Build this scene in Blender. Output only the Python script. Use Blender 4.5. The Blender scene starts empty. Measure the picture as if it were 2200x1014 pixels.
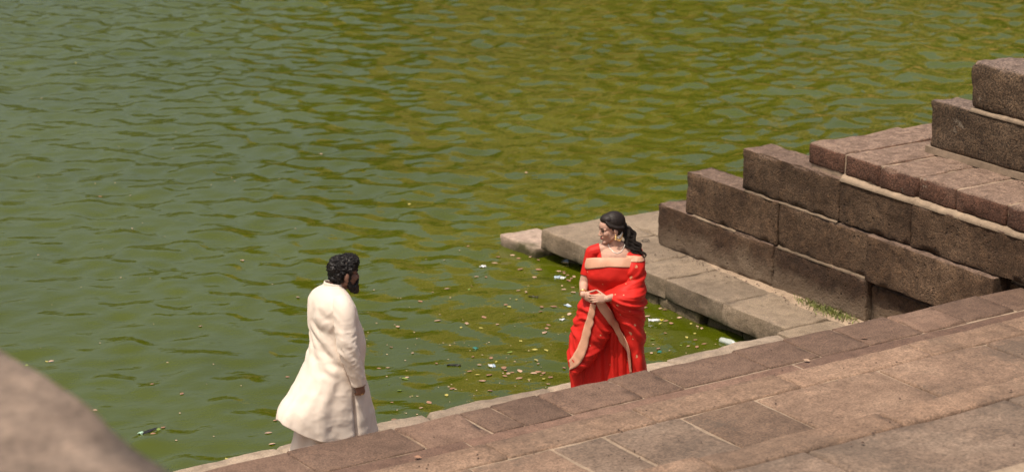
import bpy, bmesh, math, random
import numpy as np
from mathutils import Vector, Matrix, Euler, noise as mnoise
from mathutils.bvhtree import BVHTree

S = bpy.context.scene
COL = S.collection
rnd = random.Random(7)

# ------------------------------------------------------------------ camera
CAM_H, YAW, PITCH, FPX = 7.27, math.radians(33.4), math.radians(16.0), 5194.4
FWD = Vector((math.sin(YAW) * math.cos(PITCH), math.cos(YAW) * math.cos(PITCH), -math.sin(PITCH)))
RGT = Vector((math.cos(YAW), -math.sin(YAW), 0))
UPV = RGT.cross(FWD)
cam_d = bpy.data.cameras.new('camera')
cam = bpy.data.objects.new('camera', cam_d)
COL.objects.link(cam)
cam.location = (0, 0, CAM_H)
cam.rotation_euler = FWD.to_track_quat('-Z', 'Y').to_euler()
cam_d.sensor_width = 36.0
cam_d.lens = 36.0 * FPX / 2200.0
cam_d.clip_start = 0.1
cam_d.clip_end = 2000
cam_d.dof.use_dof = True
cam_d.dof.focus_distance = 19.8
cam_d.dof.aperture_fstop = 2.2
S.camera = cam

# ------------------------------------------------------------------ sky, sun, exposure
SUN = Vector((-0.37, -0.09, 0.925)).normalized()
W = bpy.data.worlds.new('World')
S.world = W
W.use_nodes = True
wn = W.node_tree.nodes
sky = wn.new('ShaderNodeTexSky')
sky.sky_type = 'NISHITA'
sky.sun_disc = False
sky.sun_elevation = math.asin(SUN.z)
sky.sun_rotation = math.atan2(SUN.x, SUN.y)
sky.air_density = 1.3
sky.dust_density = 7.0
sky.ozone_density = 1.0
wn['Background'].inputs['Strength'].default_value = 0.13
W.node_tree.links.new(sky.outputs['Color'], wn['Background'].inputs['Color'])
sd = bpy.data.lights.new('sun', 'SUN')
sd.energy = 4.0
sd.angle = math.radians(0.55)
sd.color = (1.0, 0.90, 0.76)
so = bpy.data.objects.new('sun', sd)
COL.objects.link(so)
so.rotation_euler = SUN.to_track_quat('Z', 'Y').to_euler()
S.view_settings.view_transform = 'Standard'
S.view_settings.look = 'None'
S.view_settings.gamma = 1.0
S.view_settings.exposure = 0.0
S.cycles.max_bounces = 6
S.cycles.use_denoising = True

# ------------------------------------------------------------------ helpers
def cam_ray(px, py):
    d = FWD * FPX + RGT * (px - 1100) + UPV * (507 - py)
    return d.normalized()

def at_z(px, py, z):
    d = cam_ray(px, py)
    return Vector((0, 0, CAM_H)) + d * ((z - CAM_H) / d.z)

def link(name, me, mat=None, parent=None, smooth=True):
    o = bpy.data.objects.new(name, me)
    COL.objects.link(o)
    if mat is not None and not me.materials:
        for m in (mat if isinstance(mat, (list, tuple)) else [mat]):
            me.materials.append(m)
    if smooth:
        me.polygons.foreach_set('use_smooth', [True] * len(me.polygons))
    if parent:
        o.parent = parent
    return o

def mesh(name, v, f):
    me = bpy.data.meshes.new(name)
    me.from_pydata([tuple(map(float, p)) for p in v], [], [tuple(map(int, q)) for q in f])
    me.update()
    return me

def empty(name, loc=(0, 0, 0), rz=0):
    o = bpy.data.objects.new(name, None)
    COL.objects.link(o)
    o.location = loc
    o.rotation_euler = (0, 0, rz)
    return o

def tag(o, label=None, cat=None, group=None, kind=None):
    if label: o['label'] = label
    if cat: o['category'] = cat
    if group: o['group'] = group
    if kind: o['kind'] = kind
    return o

# vectorised value noise, smooth, in [-1, 1]
_T = np.random.RandomState(3).uniform(-1, 1, (64, 64, 64))
def vn(p):
    p = np.asarray(p, float)
    i = np.floor(p).astype(int)
    f = p - i
    f = f * f * f * (f * (f * 6 - 15) + 10)
    r = 0
    for dx in (0, 1):
        for dy in (0, 1):
            for dz in (0, 1):
                w = (f[:, 0] if dx else 1 - f[:, 0]) * (f[:, 1] if dy else 1 - f[:, 1]) * (f[:, 2] if dz else 1 - f[:, 2])
                r = r + w * _T[(i[:, 0] + dx) & 63, (i[:, 1] + dy) & 63, (i[:, 2] + dz) & 63]
    return r
def fbm(p, oct=3, g=0.5):
    p = np.asarray(p, float)
    r = 0; a = 1.0
    for k in range(oct):
        r = r + a * vn(p * 2 ** k + 17.3 * k)
        a *= g
    return r

# ------------------------------------------------------------------ materials
def mat(name):
    m = bpy.data.materials.new(name)
    m.use_nodes = True
    return m, m.node_tree.nodes, m.node_tree.links, m.node_tree.nodes['Principled BSDF']

def N(n, t, **kw):
    x = n.new('ShaderNode' + t)
    for k, v in kw.items():
        if k in x.inputs: x.inputs[k].default_value = v
        else: setattr(x, k, v)
    return x

def ramp(n, stops):
    r = n.new('ShaderNodeValToRGB')
    e = r.color_ramp.elements
    e[0].position, e[0].color = stops[0][0], (*stops[0][1], 1)
    e[1].position, e[1].color = stops[-1][0], (*stops[-1][1], 1)
    for p, c in stops[1:-1]:
        q = e.new(p); q.color = (*c, 1)
    return r

def mixc(n, l, fac, a, b, mode='MIX'):
    m = n.new('ShaderNodeMix'); m.data_type = 'RGBA'; m.blend_type = mode
    for sock, v in ((0, fac), (6, a), (7, b)):
        if hasattr(v, 'is_linked') or hasattr(v, 'links'): l.new(v, m.inputs[sock])
        elif sock == 0: m.inputs[0].default_value = v
        else: m.inputs[sock].default_value = (*v, 1)
    return m.outputs[2]

def stone(name, cols, fine=90.0, spots=0.5, bump=0.5, bdist=0.006, dust=None, dustamt=0.0, base=None, basez=(0.3, 0.6), pit=0.0, rough=0.85, lichen=0.0, stain=0.0, mc=0.0):
    """speckled weathered stone; dust = colour of the worn, walked-on upper side"""
    m, n, l, b = mat(name)
    tc = N(n, 'NewGeometry')
    pos = tc.outputs['Position']
    oi = N(n, 'ObjectInfo')
    big = N(n, 'TexNoise', Scale=1.7, Detail=5.0, Roughness=0.6); l.new(pos, big.inputs['Vector'])
    med = N(n, 'TexNoise', Scale=11.0, Detail=6.0, Roughness=0.7); l.new(pos, med.inputs['Vector'])
    fin = N(n, 'TexNoise', Scale=fine, Detail=3.0, Roughness=0.7); l.new(pos, fin.inputs['Vector'])
    r1 = ramp(n, [(0.28, cols[0]), (0.5, cols[1]), (0.74, cols[2])])
    l.new(big.outputs['Fac'], r1.inputs['Fac'])
    r2 = ramp(n, [(0.3, (0.62 - mc, 0.6 - mc, 0.58 - mc)), (0.52, (1, 1, 1)), (0.75, (1.3 + mc, 1.26 + mc, 1.2 + mc * .8))])
    l.new(med.outputs['Fac'], r2.inputs['Fac'])
    c = mixc(n, l, 0.8, r1.outputs['Color'], r2.outputs['Color'], 'MULTIPLY')
    r3 = ramp(n, [(0.34, (1 - spots, 1 - spots, 1 - spots)), (0.5, (1, 1, 1)), (0.68, (1 + spots, 1 + spots * .95, 1 + spots * .88))])
    l.new(fin.outputs['Fac'], r3.inputs['Fac'])
    c = mixc(n, l, 0.9, c, r3.outputs['Color'], 'MULTIPLY')
    # each stone has its own tone
    hv = N(n, 'MapRange'); hv.inputs['From Min'].default_value = 0; hv.inputs['From Max'].default_value = 1
    hv.inputs['To Min'].default_value = 0.76; hv.inputs['To Max'].default_value = 1.2
    l.new(oi.outputs['Random'], hv.inputs['Value'])
    sc = N(n, 'VectorMath', operation='SCALE'); l.new(c, sc.inputs[0]); l.new(hv.outputs['Result'], sc.inputs['Scale'])
    c = sc.outputs['Vector']
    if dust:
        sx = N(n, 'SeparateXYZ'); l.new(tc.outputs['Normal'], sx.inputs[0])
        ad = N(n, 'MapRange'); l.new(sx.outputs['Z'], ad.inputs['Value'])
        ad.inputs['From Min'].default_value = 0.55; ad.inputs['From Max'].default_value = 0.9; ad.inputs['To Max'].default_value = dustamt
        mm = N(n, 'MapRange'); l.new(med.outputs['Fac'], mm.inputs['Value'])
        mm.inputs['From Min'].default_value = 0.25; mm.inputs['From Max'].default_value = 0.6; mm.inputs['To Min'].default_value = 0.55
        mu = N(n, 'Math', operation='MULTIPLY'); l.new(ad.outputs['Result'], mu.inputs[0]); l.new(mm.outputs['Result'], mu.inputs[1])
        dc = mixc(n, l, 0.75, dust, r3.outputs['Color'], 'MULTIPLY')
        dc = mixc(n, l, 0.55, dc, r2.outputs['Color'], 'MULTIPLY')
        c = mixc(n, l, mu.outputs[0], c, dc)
    if base:      # pale dried silt splashed up from the floor, its upper edge ragged
        sp = N(n, 'SeparateXYZ'); l.new(pos, sp.inputs[0])
        w = N(n, 'Math', operation='MULTIPLY_ADD'); l.new(big.outputs['Fac'], w.inputs[0]); w.inputs[1].default_value = -0.5
        l.new(sp.outputs['Z'], w.inputs[2])
        mr = N(n, 'MapRange'); l.new(w.outputs[0], mr.inputs['Value'])
        mr.inputs['From Min'].default_value = basez[1] - 0.25; mr.inputs['From Max'].default_value = basez[0] - 0.25
        c = mixc(n, l, mr.outputs['Result'], c, base)
    if stain:
        st = N(n, 'TexNoise', Scale=1.15, Detail=3.0, Roughness=0.5); l.new(pos, st.inputs['Vector'])
        sp2 = N(n, 'TexNoise', Scale=26.0, Detail=4.0, Roughness=0.7); l.new(pos, sp2.inputs['Vector'])
        sa = N(n, 'Math', operation='MULTIPLY_ADD'); l.new(sp2.outputs['Fac'], sa.inputs[0]); sa.inputs[1].default_value = 0.45; l.new(st.outputs['Fac'], sa.inputs[2])
        sr = ramp(n, [(0.76, (0, 0, 0)), (0.86, (1, 1, 1))]); l.new(sa.outputs[0], sr.inputs['Fac'])
        sm2 = N(n, 'Math', operation='MULTIPLY'); l.new(sr.outputs['Color'], sm2.inputs[0]); sm2.inputs[1].default_value = stain
        c = mixc(n, l, sm2.outputs[0], c, (0.085, 0.065, 0.05))
    if lichen:
        lv = N(n, 'TexNoise', Scale=4.2, Detail=8.0, Roughness=0.75); l.new(pos, lv.inputs['Vector'])
        lr = ramp(n, [(0.63, (0, 0, 0)), (0.69, (1, 1, 1))]); l.new(lv.outputs['Fac'], lr.inputs['Fac'])
        lm = N(n, 'Math', operation='MULTIPLY'); l.new(lr.outputs['Color'], lm.inputs[0]); lm.inputs[1].default_value = lichen
        c = mixc(n, l, lm.outputs[0], c, (0.42, 0.37, 0.29))
    l.new(c, b.inputs['Base Color'])
    b.inputs['Roughness'].default_value = rough
    b.inputs['Specular IOR Level'].default_value = 0.3
    h = N(n, 'Math', operation='MULTIPLY_ADD'); l.new(med.outputs['Fac'], h.inputs[0]); h.inputs[1].default_value = 2.0
    l.new(fin.outputs['Fac'], h.inputs[2])
    hh = h.outputs[0]
    if pit:
        vo = N(n, 'TexVoronoi', Scale=16.0); l.new(pos, vo.inputs['Vector'])
        pr = ramp(n, [(0.05, (0, 0, 0)), (0.22, (1, 1, 1))]); l.new(vo.outputs['Distance'], pr.inputs['Fac'])
        ms = N(n, 'TexNoise', Scale=3.3, Detail=3.0); l.new(pos, ms.inputs['Vector'])
        mr2 = ramp(n, [(0.45, (1, 1, 1)), (0.6, (0, 0, 0))]); l.new(ms.outputs['Fac'], mr2.inputs['Fac'])
        mx = N(n, 'Math', operation='MAXIMUM'); l.new(pr.outputs['Color'], mx.inputs[0]); l.new(mr2.outputs['Color'], mx.inputs[1])
        ma = N(n, 'Math', operation='MULTIPLY_ADD'); l.new(mx.outputs[0], ma.inputs[0]); ma.inputs[1].default_value = pit; l.new(hh, ma.inputs[2])
        hh = ma.outputs[0]
    bp = N(n, 'Bump', Strength=bump, Distance=bdist)
    l.new(hh, bp.inputs['Height'])
    l.new(bp.outputs['Normal'], b.inputs['Normal'])
    return m

M_WALL = stone('dark_granite', [(0.048, 0.026, 0.014), (0.092, 0.054, 0.031), (0.140, 0.088, 0.054)], fine=60, spots=0.5, bump=1.0, bdist=0.028,  # side faces toned darker against the strong sky fill; tops keep their dust
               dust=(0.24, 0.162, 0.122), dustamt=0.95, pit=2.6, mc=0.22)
M_WALL_LOW = stone('dark_granite_silted', [(0.045, 0.023, 0.013), (0.080, 0.044, 0.025), (0.118, 0.074, 0.045)], fine=60, spots=0.45, bump=1.0, bdist=0.026,  # side-face shade is in these colours too
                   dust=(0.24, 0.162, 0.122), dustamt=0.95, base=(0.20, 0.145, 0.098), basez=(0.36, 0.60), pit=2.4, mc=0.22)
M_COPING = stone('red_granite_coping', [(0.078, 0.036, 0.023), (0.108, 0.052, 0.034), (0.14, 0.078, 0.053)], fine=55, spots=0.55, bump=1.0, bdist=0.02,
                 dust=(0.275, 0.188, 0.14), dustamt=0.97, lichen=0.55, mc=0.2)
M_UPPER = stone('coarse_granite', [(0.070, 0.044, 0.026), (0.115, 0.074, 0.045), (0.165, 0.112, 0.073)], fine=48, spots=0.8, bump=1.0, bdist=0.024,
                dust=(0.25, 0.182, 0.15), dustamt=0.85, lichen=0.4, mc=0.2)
M_TREAD = stone('red_granite_tread', [(0.116, 0.072, 0.050), (0.148, 0.092, 0.065), (0.182, 0.117, 0.083)], fine=80, spots=0.5, bump=0.4, bdist=0.004)
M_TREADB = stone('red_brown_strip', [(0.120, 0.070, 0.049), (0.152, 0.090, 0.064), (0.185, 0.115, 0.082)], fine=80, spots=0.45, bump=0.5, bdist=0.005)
M_TREAD2F = stone('orange_worn_edge', [(0.152, 0.098, 0.067), (0.212, 0.136, 0.092), (0.275, 0.182, 0.124)], fine=60, spots=0.45, bump=0.7, bdist=0.007, stain=0.3)
M_TREAD2 = stone('worn_granite_tread', [(0.122, 0.080, 0.056), (0.198, 0.128, 0.088), (0.265, 0.177, 0.122)], fine=60, spots=0.45, bump=0.6, bdist=0.006, stain=0.6)
M_TREAD3 = stone('grey_granite_tread', [(0.132, 0.092, 0.067), (0.188, 0.132, 0.096), (0.25, 0.182, 0.134)], fine=45, spots=0.4, bump=0.6, bdist=0.006, stain=0.45)
M_LEDGE = stone('pale_ledge_stone', [(0.24, 0.185, 0.135), (0.31, 0.24, 0.178), (0.39, 0.31, 0.235)], fine=110, spots=0.35, bump=0.5, bdist=0.006, base=(0.05, 0.046, 0.018), basez=(0.02, 0.14))
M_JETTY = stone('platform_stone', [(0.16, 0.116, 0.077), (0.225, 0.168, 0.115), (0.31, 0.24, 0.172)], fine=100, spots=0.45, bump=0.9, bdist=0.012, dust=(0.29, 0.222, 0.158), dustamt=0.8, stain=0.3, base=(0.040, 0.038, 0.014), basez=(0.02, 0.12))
M_FOOT = stone('wet_footing_stone', [(0.035, 0.034, 0.010), (0.085, 0.068, 0.032), (0.20, 0.15, 0.10)], fine=60, spots=0.5, bump=0.9, bdist=0.012)
M_TIP = stone('pink_stone', [(0.27, 0.195, 0.152), (0.35, 0.26, 0.205), (0.42, 0.32, 0.255)], fine=80, spots=0.3, bump=0.7, bdist=0.01,
              base=(0.07, 0.06, 0.025), basez=(0.0, 0.10))
M_MORTAR = stone('lime_mortar', [(0.23, 0.17, 0.118), (0.29, 0.215, 0.15), (0.35, 0.262, 0.188)], fine=140, spots=0.2, bump=0.5, bdist=0.005)
M_MORTARD = stone('grey_bed_mortar', [(0.15, 0.108, 0.072), (0.20, 0.145, 0.098), (0.25, 0.185, 0.128)], fine=140, spots=0.2, bump=0.5, bdist=0.005)
M_SAND = stone('sand', [(0.30, 0.215, 0.145), (0.36, 0.265, 0.185), (0.42, 0.32, 0.225)], fine=160, spots=0.4, bump=0.6, bdist=0.006)
M_NEAR = stone('near_parapet_stone', [(0.15, 0.108, 0.082), (0.25, 0.186, 0.142), (0.35, 0.268, 0.208)], fine=40, spots=0.4, bump=0.6, bdist=0.01)
M_OCHRE = stone('ochre_masonry', [(0.52, 0.34, 0.13), (0.64, 0.44, 0.19), (0.72, 0.52, 0.25)], fine=6, spots=0.3, bump=0.3, bdist=0.05)

def plain(name, c, rough=0.6, spec=0.4, var=0.0, sheen=0.0, metal=0.0):
    m, n, l, b = mat(name)
    b.inputs['Base Color'].default_value = (*c, 1)
    b.inputs['Roughness'].default_value = rough
    b.inputs['Specular IOR Level'].default_value = spec
    b.inputs['Metallic'].default_value = metal
    if sheen:
        b.inputs['Sheen Weight'].default_value = sheen
    if var:
        g = N(n, 'NewGeometry')
        t = N(n, 'TexNoise', Scale=14.0, Detail=4.0); l.new(g.outputs['Position'], t.inputs['Vector'])
        r = ramp(n, [(0.3, tuple(x * (1 - var) for x in c)), (0.7, tuple(min(1, x * (1 + var)) for x in c))])
        l.new(t.outputs['Fac'], r.inputs['Fac']); l.new(r.outputs['Color'], b.inputs['Base Color'])
    return m

def fabric(name, c, rough=0.75, weave=900.0, var=0.06, sheen=0.1, slub=0.25, spec=0.25, crease=0.35):
    m, n, l, b = mat(name)
    tc = N(n, 'TexCoord')
    t = N(n, 'TexNoise', Scale=5.0, Detail=4.0); l.new(tc.outputs['Object'], t.inputs['Vector'])
    r = ramp(n, [(0.3, tuple(x * (1 - var) for x in c)), (0.7, tuple(min(1, x * (1 + var)) for x in c))])
    l.new(t.outputs['Fac'], r.inputs['Fac']); l.new(r.outputs['Color'], b.inputs['Base Color'])
    mp = N(n, 'Mapping'); mp.inputs['Scale'].default_value = (1, 1, 0.12); l.new(tc.outputs['Object'], mp.inputs['Vector'])
    w = N(n, 'TexNoise', Scale=70.0, Detail=5.0, Roughness=0.65); l.new(mp.outputs['Vector'], w.inputs['Vector'])
    bp = N(n, 'Bump', Strength=slub, Distance=0.004); l.new(w.outputs['Fac'], bp.inputs['Height'])
    mp2 = N(n, 'Mapping'); mp2.inputs['Scale'].default_value = (1, 1, 0.55); mp2.inputs['Rotation'].default_value = (0.5, 0.6, 0.2); l.new(tc.outputs['Object'], mp2.inputs['Vector'])
    cr = n.new('ShaderNodeTexNoise'); cr.noise_type = 'RIDGED_MULTIFRACTAL'; cr.inputs['Scale'].default_value = 9.0; cr.inputs['Detail'].default_value = 2.5; cr.inputs['Distortion'].default_value = 0.35
    l.new(mp2.outputs['Vector'], cr.inputs['Vector'])
    bp2 = N(n, 'Bump', Strength=crease, Distance=0.012); l.new(cr.outputs['Fac'], bp2.inputs['Height']); l.new(bp.outputs['Normal'], bp2.inputs['Normal'])
    l.new(bp2.outputs['Normal'], b.inputs['Normal'])
    b.inputs['Roughness'].default_value = rough
    b.inputs['Specular IOR Level'].default_value = spec
    b.inputs['Sheen Weight'].default_value = sheen
    return m

def skin(name, c):
    m, n, l, b = mat(name)
    tc = N(n, 'TexCoord')
    t = N(n, 'TexNoise', Scale=18.0, Detail=4.0); l.new(tc.outputs['Object'], t.inputs['Vector'])
    r = ramp(n, [(0.3, tuple(x * 0.88 for x in c)), (0.7, tuple(x * 1.1 for x in c))])
    l.new(t.outputs['Fac'], r.inputs['Fac']); l.new(r.outputs['Color'], b.inputs['Base Color'])
    b.inputs['Roughness'].default_value = 0.6
    b.inputs['Specular IOR Level'].default_value = 0.28
    b.inputs['Subsurface Weight'].default_value = 0.13
    b.inputs['Subsurface Radius'].default_value = (0.01, 0.004, 0.002)
    b.inputs['Subsurface Scale'].default_value = 0.5
    return m

M_SKIN_M = skin('brown_skin', (0.24, 0.125, 0.085))
M_SKIN_W = skin('light_brown_skin', (0.50, 0.295, 0.215))
M_HAIR = plain('black_hair', (0.011, 0.008, 0.007), rough=0.5, spec=0.35)
M_HAIRW = plain('dark_brown_hair', (0.016, 0.010, 0.007), rough=0.55, spec=0.3)
M_CREAM = fabric('cream_silk_cotton', (0.72, 0.615, 0.52), rough=0.6, var=0.04, sheen=0.15, slub=0.2, crease=0.55)
M_CREAM2 = fabric('cream_dhoti_cotton', (0.70, 0.595, 0.50), rough=0.7, var=0.03, sheen=0.1, slub=0.15)
M_RED = fabric('red_silk', (0.53, 0.017, 0.011), rough=0.6, var=0.14, sheen=0.0, slub=0.45, spec=0.22, crease=0.6)
M_GOLDB = fabric('pale_gold_zari', (0.56, 0.29, 0.18), rough=0.5, var=0.12, sheen=0.1, slub=0.4, spec=0.5)
M_ORANGE = plain('orange_border', (0.75, 0.30, 0.08), rough=0.6)
M_GOLD = plain('gold', (0.80, 0.50, 0.20), rough=0.3, metal=0.85)
M_MOTIF = plain('gold_thread', (0.62, 0.28, 0.15), rough=0.5, spec=0.4)
M_PEARL = plain('pearl', (0.8, 0.72, 0.62), rough=0.25, spec=0.6)
M_LIP = plain('lip_red', (0.33, 0.07, 0.06), rough=0.4)
M_EYE = plain('eye_dark', (0.015, 0.01, 0.008), rough=0.25)
M_NAIL = plain('dark_nail', (0.03, 0.015, 0.015), rough=0.25)

# ------------------------------------------------------------------ water
def water_mat():
    m, n, l, b = mat('green_pond_water')
    g = N(n, 'NewGeometry')
    t = N(n, 'TexNoise', Scale=0.22, Detail=4.0, Roughness=0.55); l.new(g.outputs['Position'], t.inputs['Vector'])
    r = ramp(n, [(0.3, (0.049, 0.061, 0.0020)), (0.7, (0.065, 0.079, 0.003))])
    l.new(t.outputs['Fac'], r.inputs['Fac']); l.new(r.outputs['Color'], b.inputs['Base Color'])
    b.inputs['Roughness'].default_value = 0.015
    b.inputs['IOR'].default_value = 1.46
    b.inputs['Specular IOR Level'].default_value = 0.5
    # fine capillary ripples on top of the modelled waves
    mp = N(n, 'Mapping'); mp.inputs['Rotation'].default_value = (0, 0, 0.58); mp.inputs['Scale'].default_value = (0.7, 1.3, 1)
    l.new(g.outputs['Position'], mp.inputs['Vector'])
    f1 = N(n, 'TexNoise', Scale=6.5, Detail=3.5, Roughness=0.5); l.new(mp.outputs['Vector'], f1.inputs['Vector'])
    bp = N(n, 'Bump', Strength=0.36, Distance=0.02); l.new(f1.outputs['Fac'], bp.inputs['Height'])
    l.new(bp.outputs['Normal'], b.inputs['Normal'])
    return m
M_WATER = water_mat()

WX = WY = WZ = None
def build_water():
    global WX, WY, WZ
    rs = np.random.RandomState(11)
    def axis(a, b, step):
        return np.arange(a, b + step / 2, step)
    xs = np.concatenate([[-300, -60, -12], axis(3.0, 40.0, 0.05), [70, 150, 400]])
    ys = np.concatenate([[-20, 4], axis(14.6, 42.0, 0.05), [60, 120, 400]])
    X, Y = np.meshgrid(xs, ys, indexing='ij')
    Z = np.zeros_like(X)
    # many small wave trains, the wind blowing roughly along +x -y with spread
    nw = 84
    for k in range(nw):
        lam = math.exp(rs.uniform(math.log(0.26), math.log(1.15)))
        th = math.radians(66) + rs.normal(0, 1.15)
        kx, ky = 2 * math.pi / lam * math.cos(th), 2 * math.pi / lam * math.sin(th)
        slope = 0.0156 * (lam / 0.8) ** -0.15
        a = slope * lam / (2 * math.pi)
        Z += a * np.sin(kx * X + ky * Y + rs.uniform(0, 6.28))
    # rougher towards the open water on the left and far away, calmer in the sheltered corner
    pts = np.stack([X.ravel() * 0.17, Y.ravel() * 0.17, np.full(X.size, 3.3)], 1)
    gust = 0.95 + 0.4 * vn(pts).reshape(X.shape)
    shel = np.clip((Y - 15.5) / 9.0 + np.clip((11.5 - X) / 7, 0, 1), 0.0, 1.0)
    Z *= gust * (0.66 + 0.44 * shel)
    edge = np.clip(np.minimum.reduce([X - 3.0, 40 - X, Y - 14.6, 42 - Y]) / 1.5, 0, 1)
    Z *= edge
    WX, WY, WZ = xs, ys, Z
    nx, ny = X.shape
    v = np.stack([X.ravel(), Y.ravel(), Z.ravel()], 1)
    i = np.arange(nx - 1)[:, None] * ny + np.arange(ny - 1)[None, :]
    f = np.stack([i, i + ny, i + ny + 1, i + 1], -1).reshape(-1, 4)
    me = bpy.data.meshes.new('water')
    me.vertices.add(len(v)); me.vertices.foreach_set('co', v.ravel())
    me.loops.add(f.size); me.loops.foreach_set('vertex_index', f.ravel())
    me.polygons.add(len(f)); me.polygons.foreach_set('loop_start', np.arange(0, f.size, 4))
    me.update()
    o = link('water', me, M_WATER)
    tag(o, 'murky green pond water with small ripples', kind='structure')
build_water()

# ------------------------------------------------------------------ stones
def stone_mesh(name, x0, x1, y0, y1, z0, z1, r=0.02, amp=0.012, seg=0.05, seed=0, chip=0.0, freq=3.0):
    """a hewn block: box with rounded arrises, uneven faces and chipped edges"""
    sx, sy, sz = (max(3, min(40, int(round((b - a) / seg)))) for a, b in ((x0, x1), (y0, y1), (z0, z1)))
    lo = np.array([x0, y0, z0]); hi = np.array([x1, y1, z1])
    idx = {}
    V = []
    F = []
    def vid(i, j, k):
        key = (i, j, k)
        if key not in idx:
            idx[key] = len(V)
            # crowd the outermost rows towards the edges so that the rounding stays tight
            def c(i, n, a, b):
                t = i / n
                if i == 1: t = min(t, r / (b - a))
                if i == n - 1: t = max(t, 1 - r / (b - a))
                return a + (b - a) * t
            V.append((c(i, sx, x0, x1), c(j, sy, y0, y1), c(k, sz, z0, z1)))
        return idx[key]
    for i in range(sx):
        for j in range(sy):
            F.append((vid(i, j, 0), vid(i, j + 1, 0), vid(i + 1, j + 1, 0), vid(i + 1, j, 0)))
            F.append((vid(i, j, sz), vid(i + 1, j, sz), vid(i + 1, j + 1, sz), vid(i, j + 1, sz)))
    for i in range(sx):
        for k in range(sz):
            F.append((vid(i, 0, k), vid(i + 1, 0, k), vid(i + 1, 0, k + 1), vid(i, 0, k + 1)))
            F.append((vid(i, sy, k), vid(i, sy, k + 1), vid(i + 1, sy, k + 1), vid(i + 1, sy, k)))
    for j in range(sy):
        for k in range(sz):
            F.append((vid(0, j, k), vid(0, j, k + 1), vid(0, j + 1, k + 1), vid(0, j + 1, k)))
            F.append((vid(sx, j, k), vid(sx, j + 1, k), vid(sx, j + 1, k + 1), vid(sx, j, k + 1)))
    P = np.array(V)
    q = np.clip(P, lo + r, hi - r)
    d = P - q
    ln = np.linalg.norm(d, axis=1, keepdims=True)
    nrm = d / np.maximum(ln, 1e-9)
    P = q + nrm * r
    off = seed * 7.31
    nz = fbm(P * freq + off, 4, 0.55)
    P = P + nrm * (nz * amp)[:, None]
    if chip:
        edge = (np.abs(d) > r * 0.5).sum(1) >= 2
        ch = np.clip(fbm(P * 6.0 + off + 50, 3, 0.6) - 0.15, 0, 1)
        P = P - nrm * (ch * chip * edge)[:, None]
    return mesh(name, P, F)

_seed = [0]
def block(name, x0, x1, y0, y1, z0, z1, m, parent, **kw):
    _seed[0] += 1
    me = stone_mesh(name, x0, x1, y0, y1, z0, z1, seed=_seed[0], **kw)
    return link(name, me, m, parent)

def boxmesh(name, boxes):
    bm = bmesh.new()
    for x0, x1, y0, y1, z0, z1 in boxes:
        r = bmesh.ops.create_cube(bm, size=1)
        bmesh.ops.scale(bm, vec=(x1 - x0, y1 - y0, z1 - z0), verts=r['verts'])
        bmesh.ops.translate(bm, vec=((x0 + x1) / 2, (y0 + y1) / 2, (z0 + z1) / 2), verts=r['verts'])
    me = bpy.data.meshes.new(name)
    bm.to_mesh(me); bm.free()
    return me

ZL, Z1, Z2, Z3 = 0.32, 1.20, 1.37, 1.75

# stone steps down to the water: a mortared core carries the slabs
steps = link('stone_steps', boxmesh('stone_steps', [
    (1.0, 14.40, 13.02, 13.985, -0.8, Z1 - 0.012),
    (1.0, 14.40, 11.24, 13.018, -0.8, Z2 - 0.016),
    (1.0, 14.40, 9.4, 11.238, -0.8, Z3 - 0.05),
    (1.0, 14.40, 8.2, 9.398, -0.8, 2.1), (1.0, 14.40, 7.0, 8.198, -0.8, 2.45), (1.0, 14.40, 5.8, 6.998, -0.8, 2.85),
    (1.0, 14.40, 4.6, 5.798, -0.8, 3.3), (1.0, 14.40, 3.4, 4.598, -0.8, 3.8), (1.0, 14.40, 2.2, 3.398, -0.8, 4.3),
    (-9.0, 14.40, -6.0, 2.198, -0.8, 5.0),
    (1.0, 14.40, 14.0, 14.85, -0.8, 0.74)]), M_MORTAR, smooth=False)
tag(steps, 'broad reddish granite steps leading down to the water', kind='structure')
j1 = [2.4, 3.1, 3.9, 4.6, 5.25, 5.9, 6.6, 7.35, 8.21, 8.76, 9.03, 9.45, 10.09, 10.47, 11.29, 11.80, 12.30, 12.87, 13.35, 13.9, 14.40]
for a, b in zip(j1[:-1], j1[1:]):
    g = rnd.uniform(0.004, 0.013)
    block('slab', a + g, b - g * 0.6, 13.53 + rnd.uniform(-.02, .02), 14.0 + rnd.uniform(-.012, .02), Z1 - 0.26, Z1 + rnd.uniform(-.002, .003), M_TREAD, steps, r=0.010, amp=0.006, chip=0.02, seg=0.045)
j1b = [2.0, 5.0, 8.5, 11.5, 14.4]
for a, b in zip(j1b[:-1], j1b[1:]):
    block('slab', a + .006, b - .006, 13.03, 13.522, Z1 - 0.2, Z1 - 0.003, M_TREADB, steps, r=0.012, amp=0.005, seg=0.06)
j2 = [2.0, 3.2, 4.5, 5.9, 7.2, 8.35, 9.6, 10.9, 12.2, 13.2, 14.4]
for a, b in zip(j2[:-1], j2[1:]):
    block('slab', a + .004, b - .004, 12.70, 13.02 + rnd.uniform(-.01, .012), Z2 - 0.2, Z2 + rnd.uniform(-.002, .003), M_TREAD2F, steps, r=0.02, amp=0.008, chip=0.02, seg=0.05)
j2b = [2.0, 3.3, 4.7, 6.0, 7.2, 8.02, 8.68, 9.11, 9.77, 10.44, 11.6, 12.7, 13.6, 14.4]
for k, (a, b) in enumerate(zip(j2b[:-1], j2b[1:])):
    block('slab', a + .014, b - .010, 11.92, 12.68, Z2 - 0.2, Z2 + rnd.uniform(-.009, .006), M_TREAD3 if k in (6, 7) else M_TREAD2, steps, r=0.016, amp=0.007, seg=0.055)
j3 = [2.0, 3.6, 5.2, 6.6, 8.1, 9.45, 11.2, 12.9, 14.4]
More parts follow.
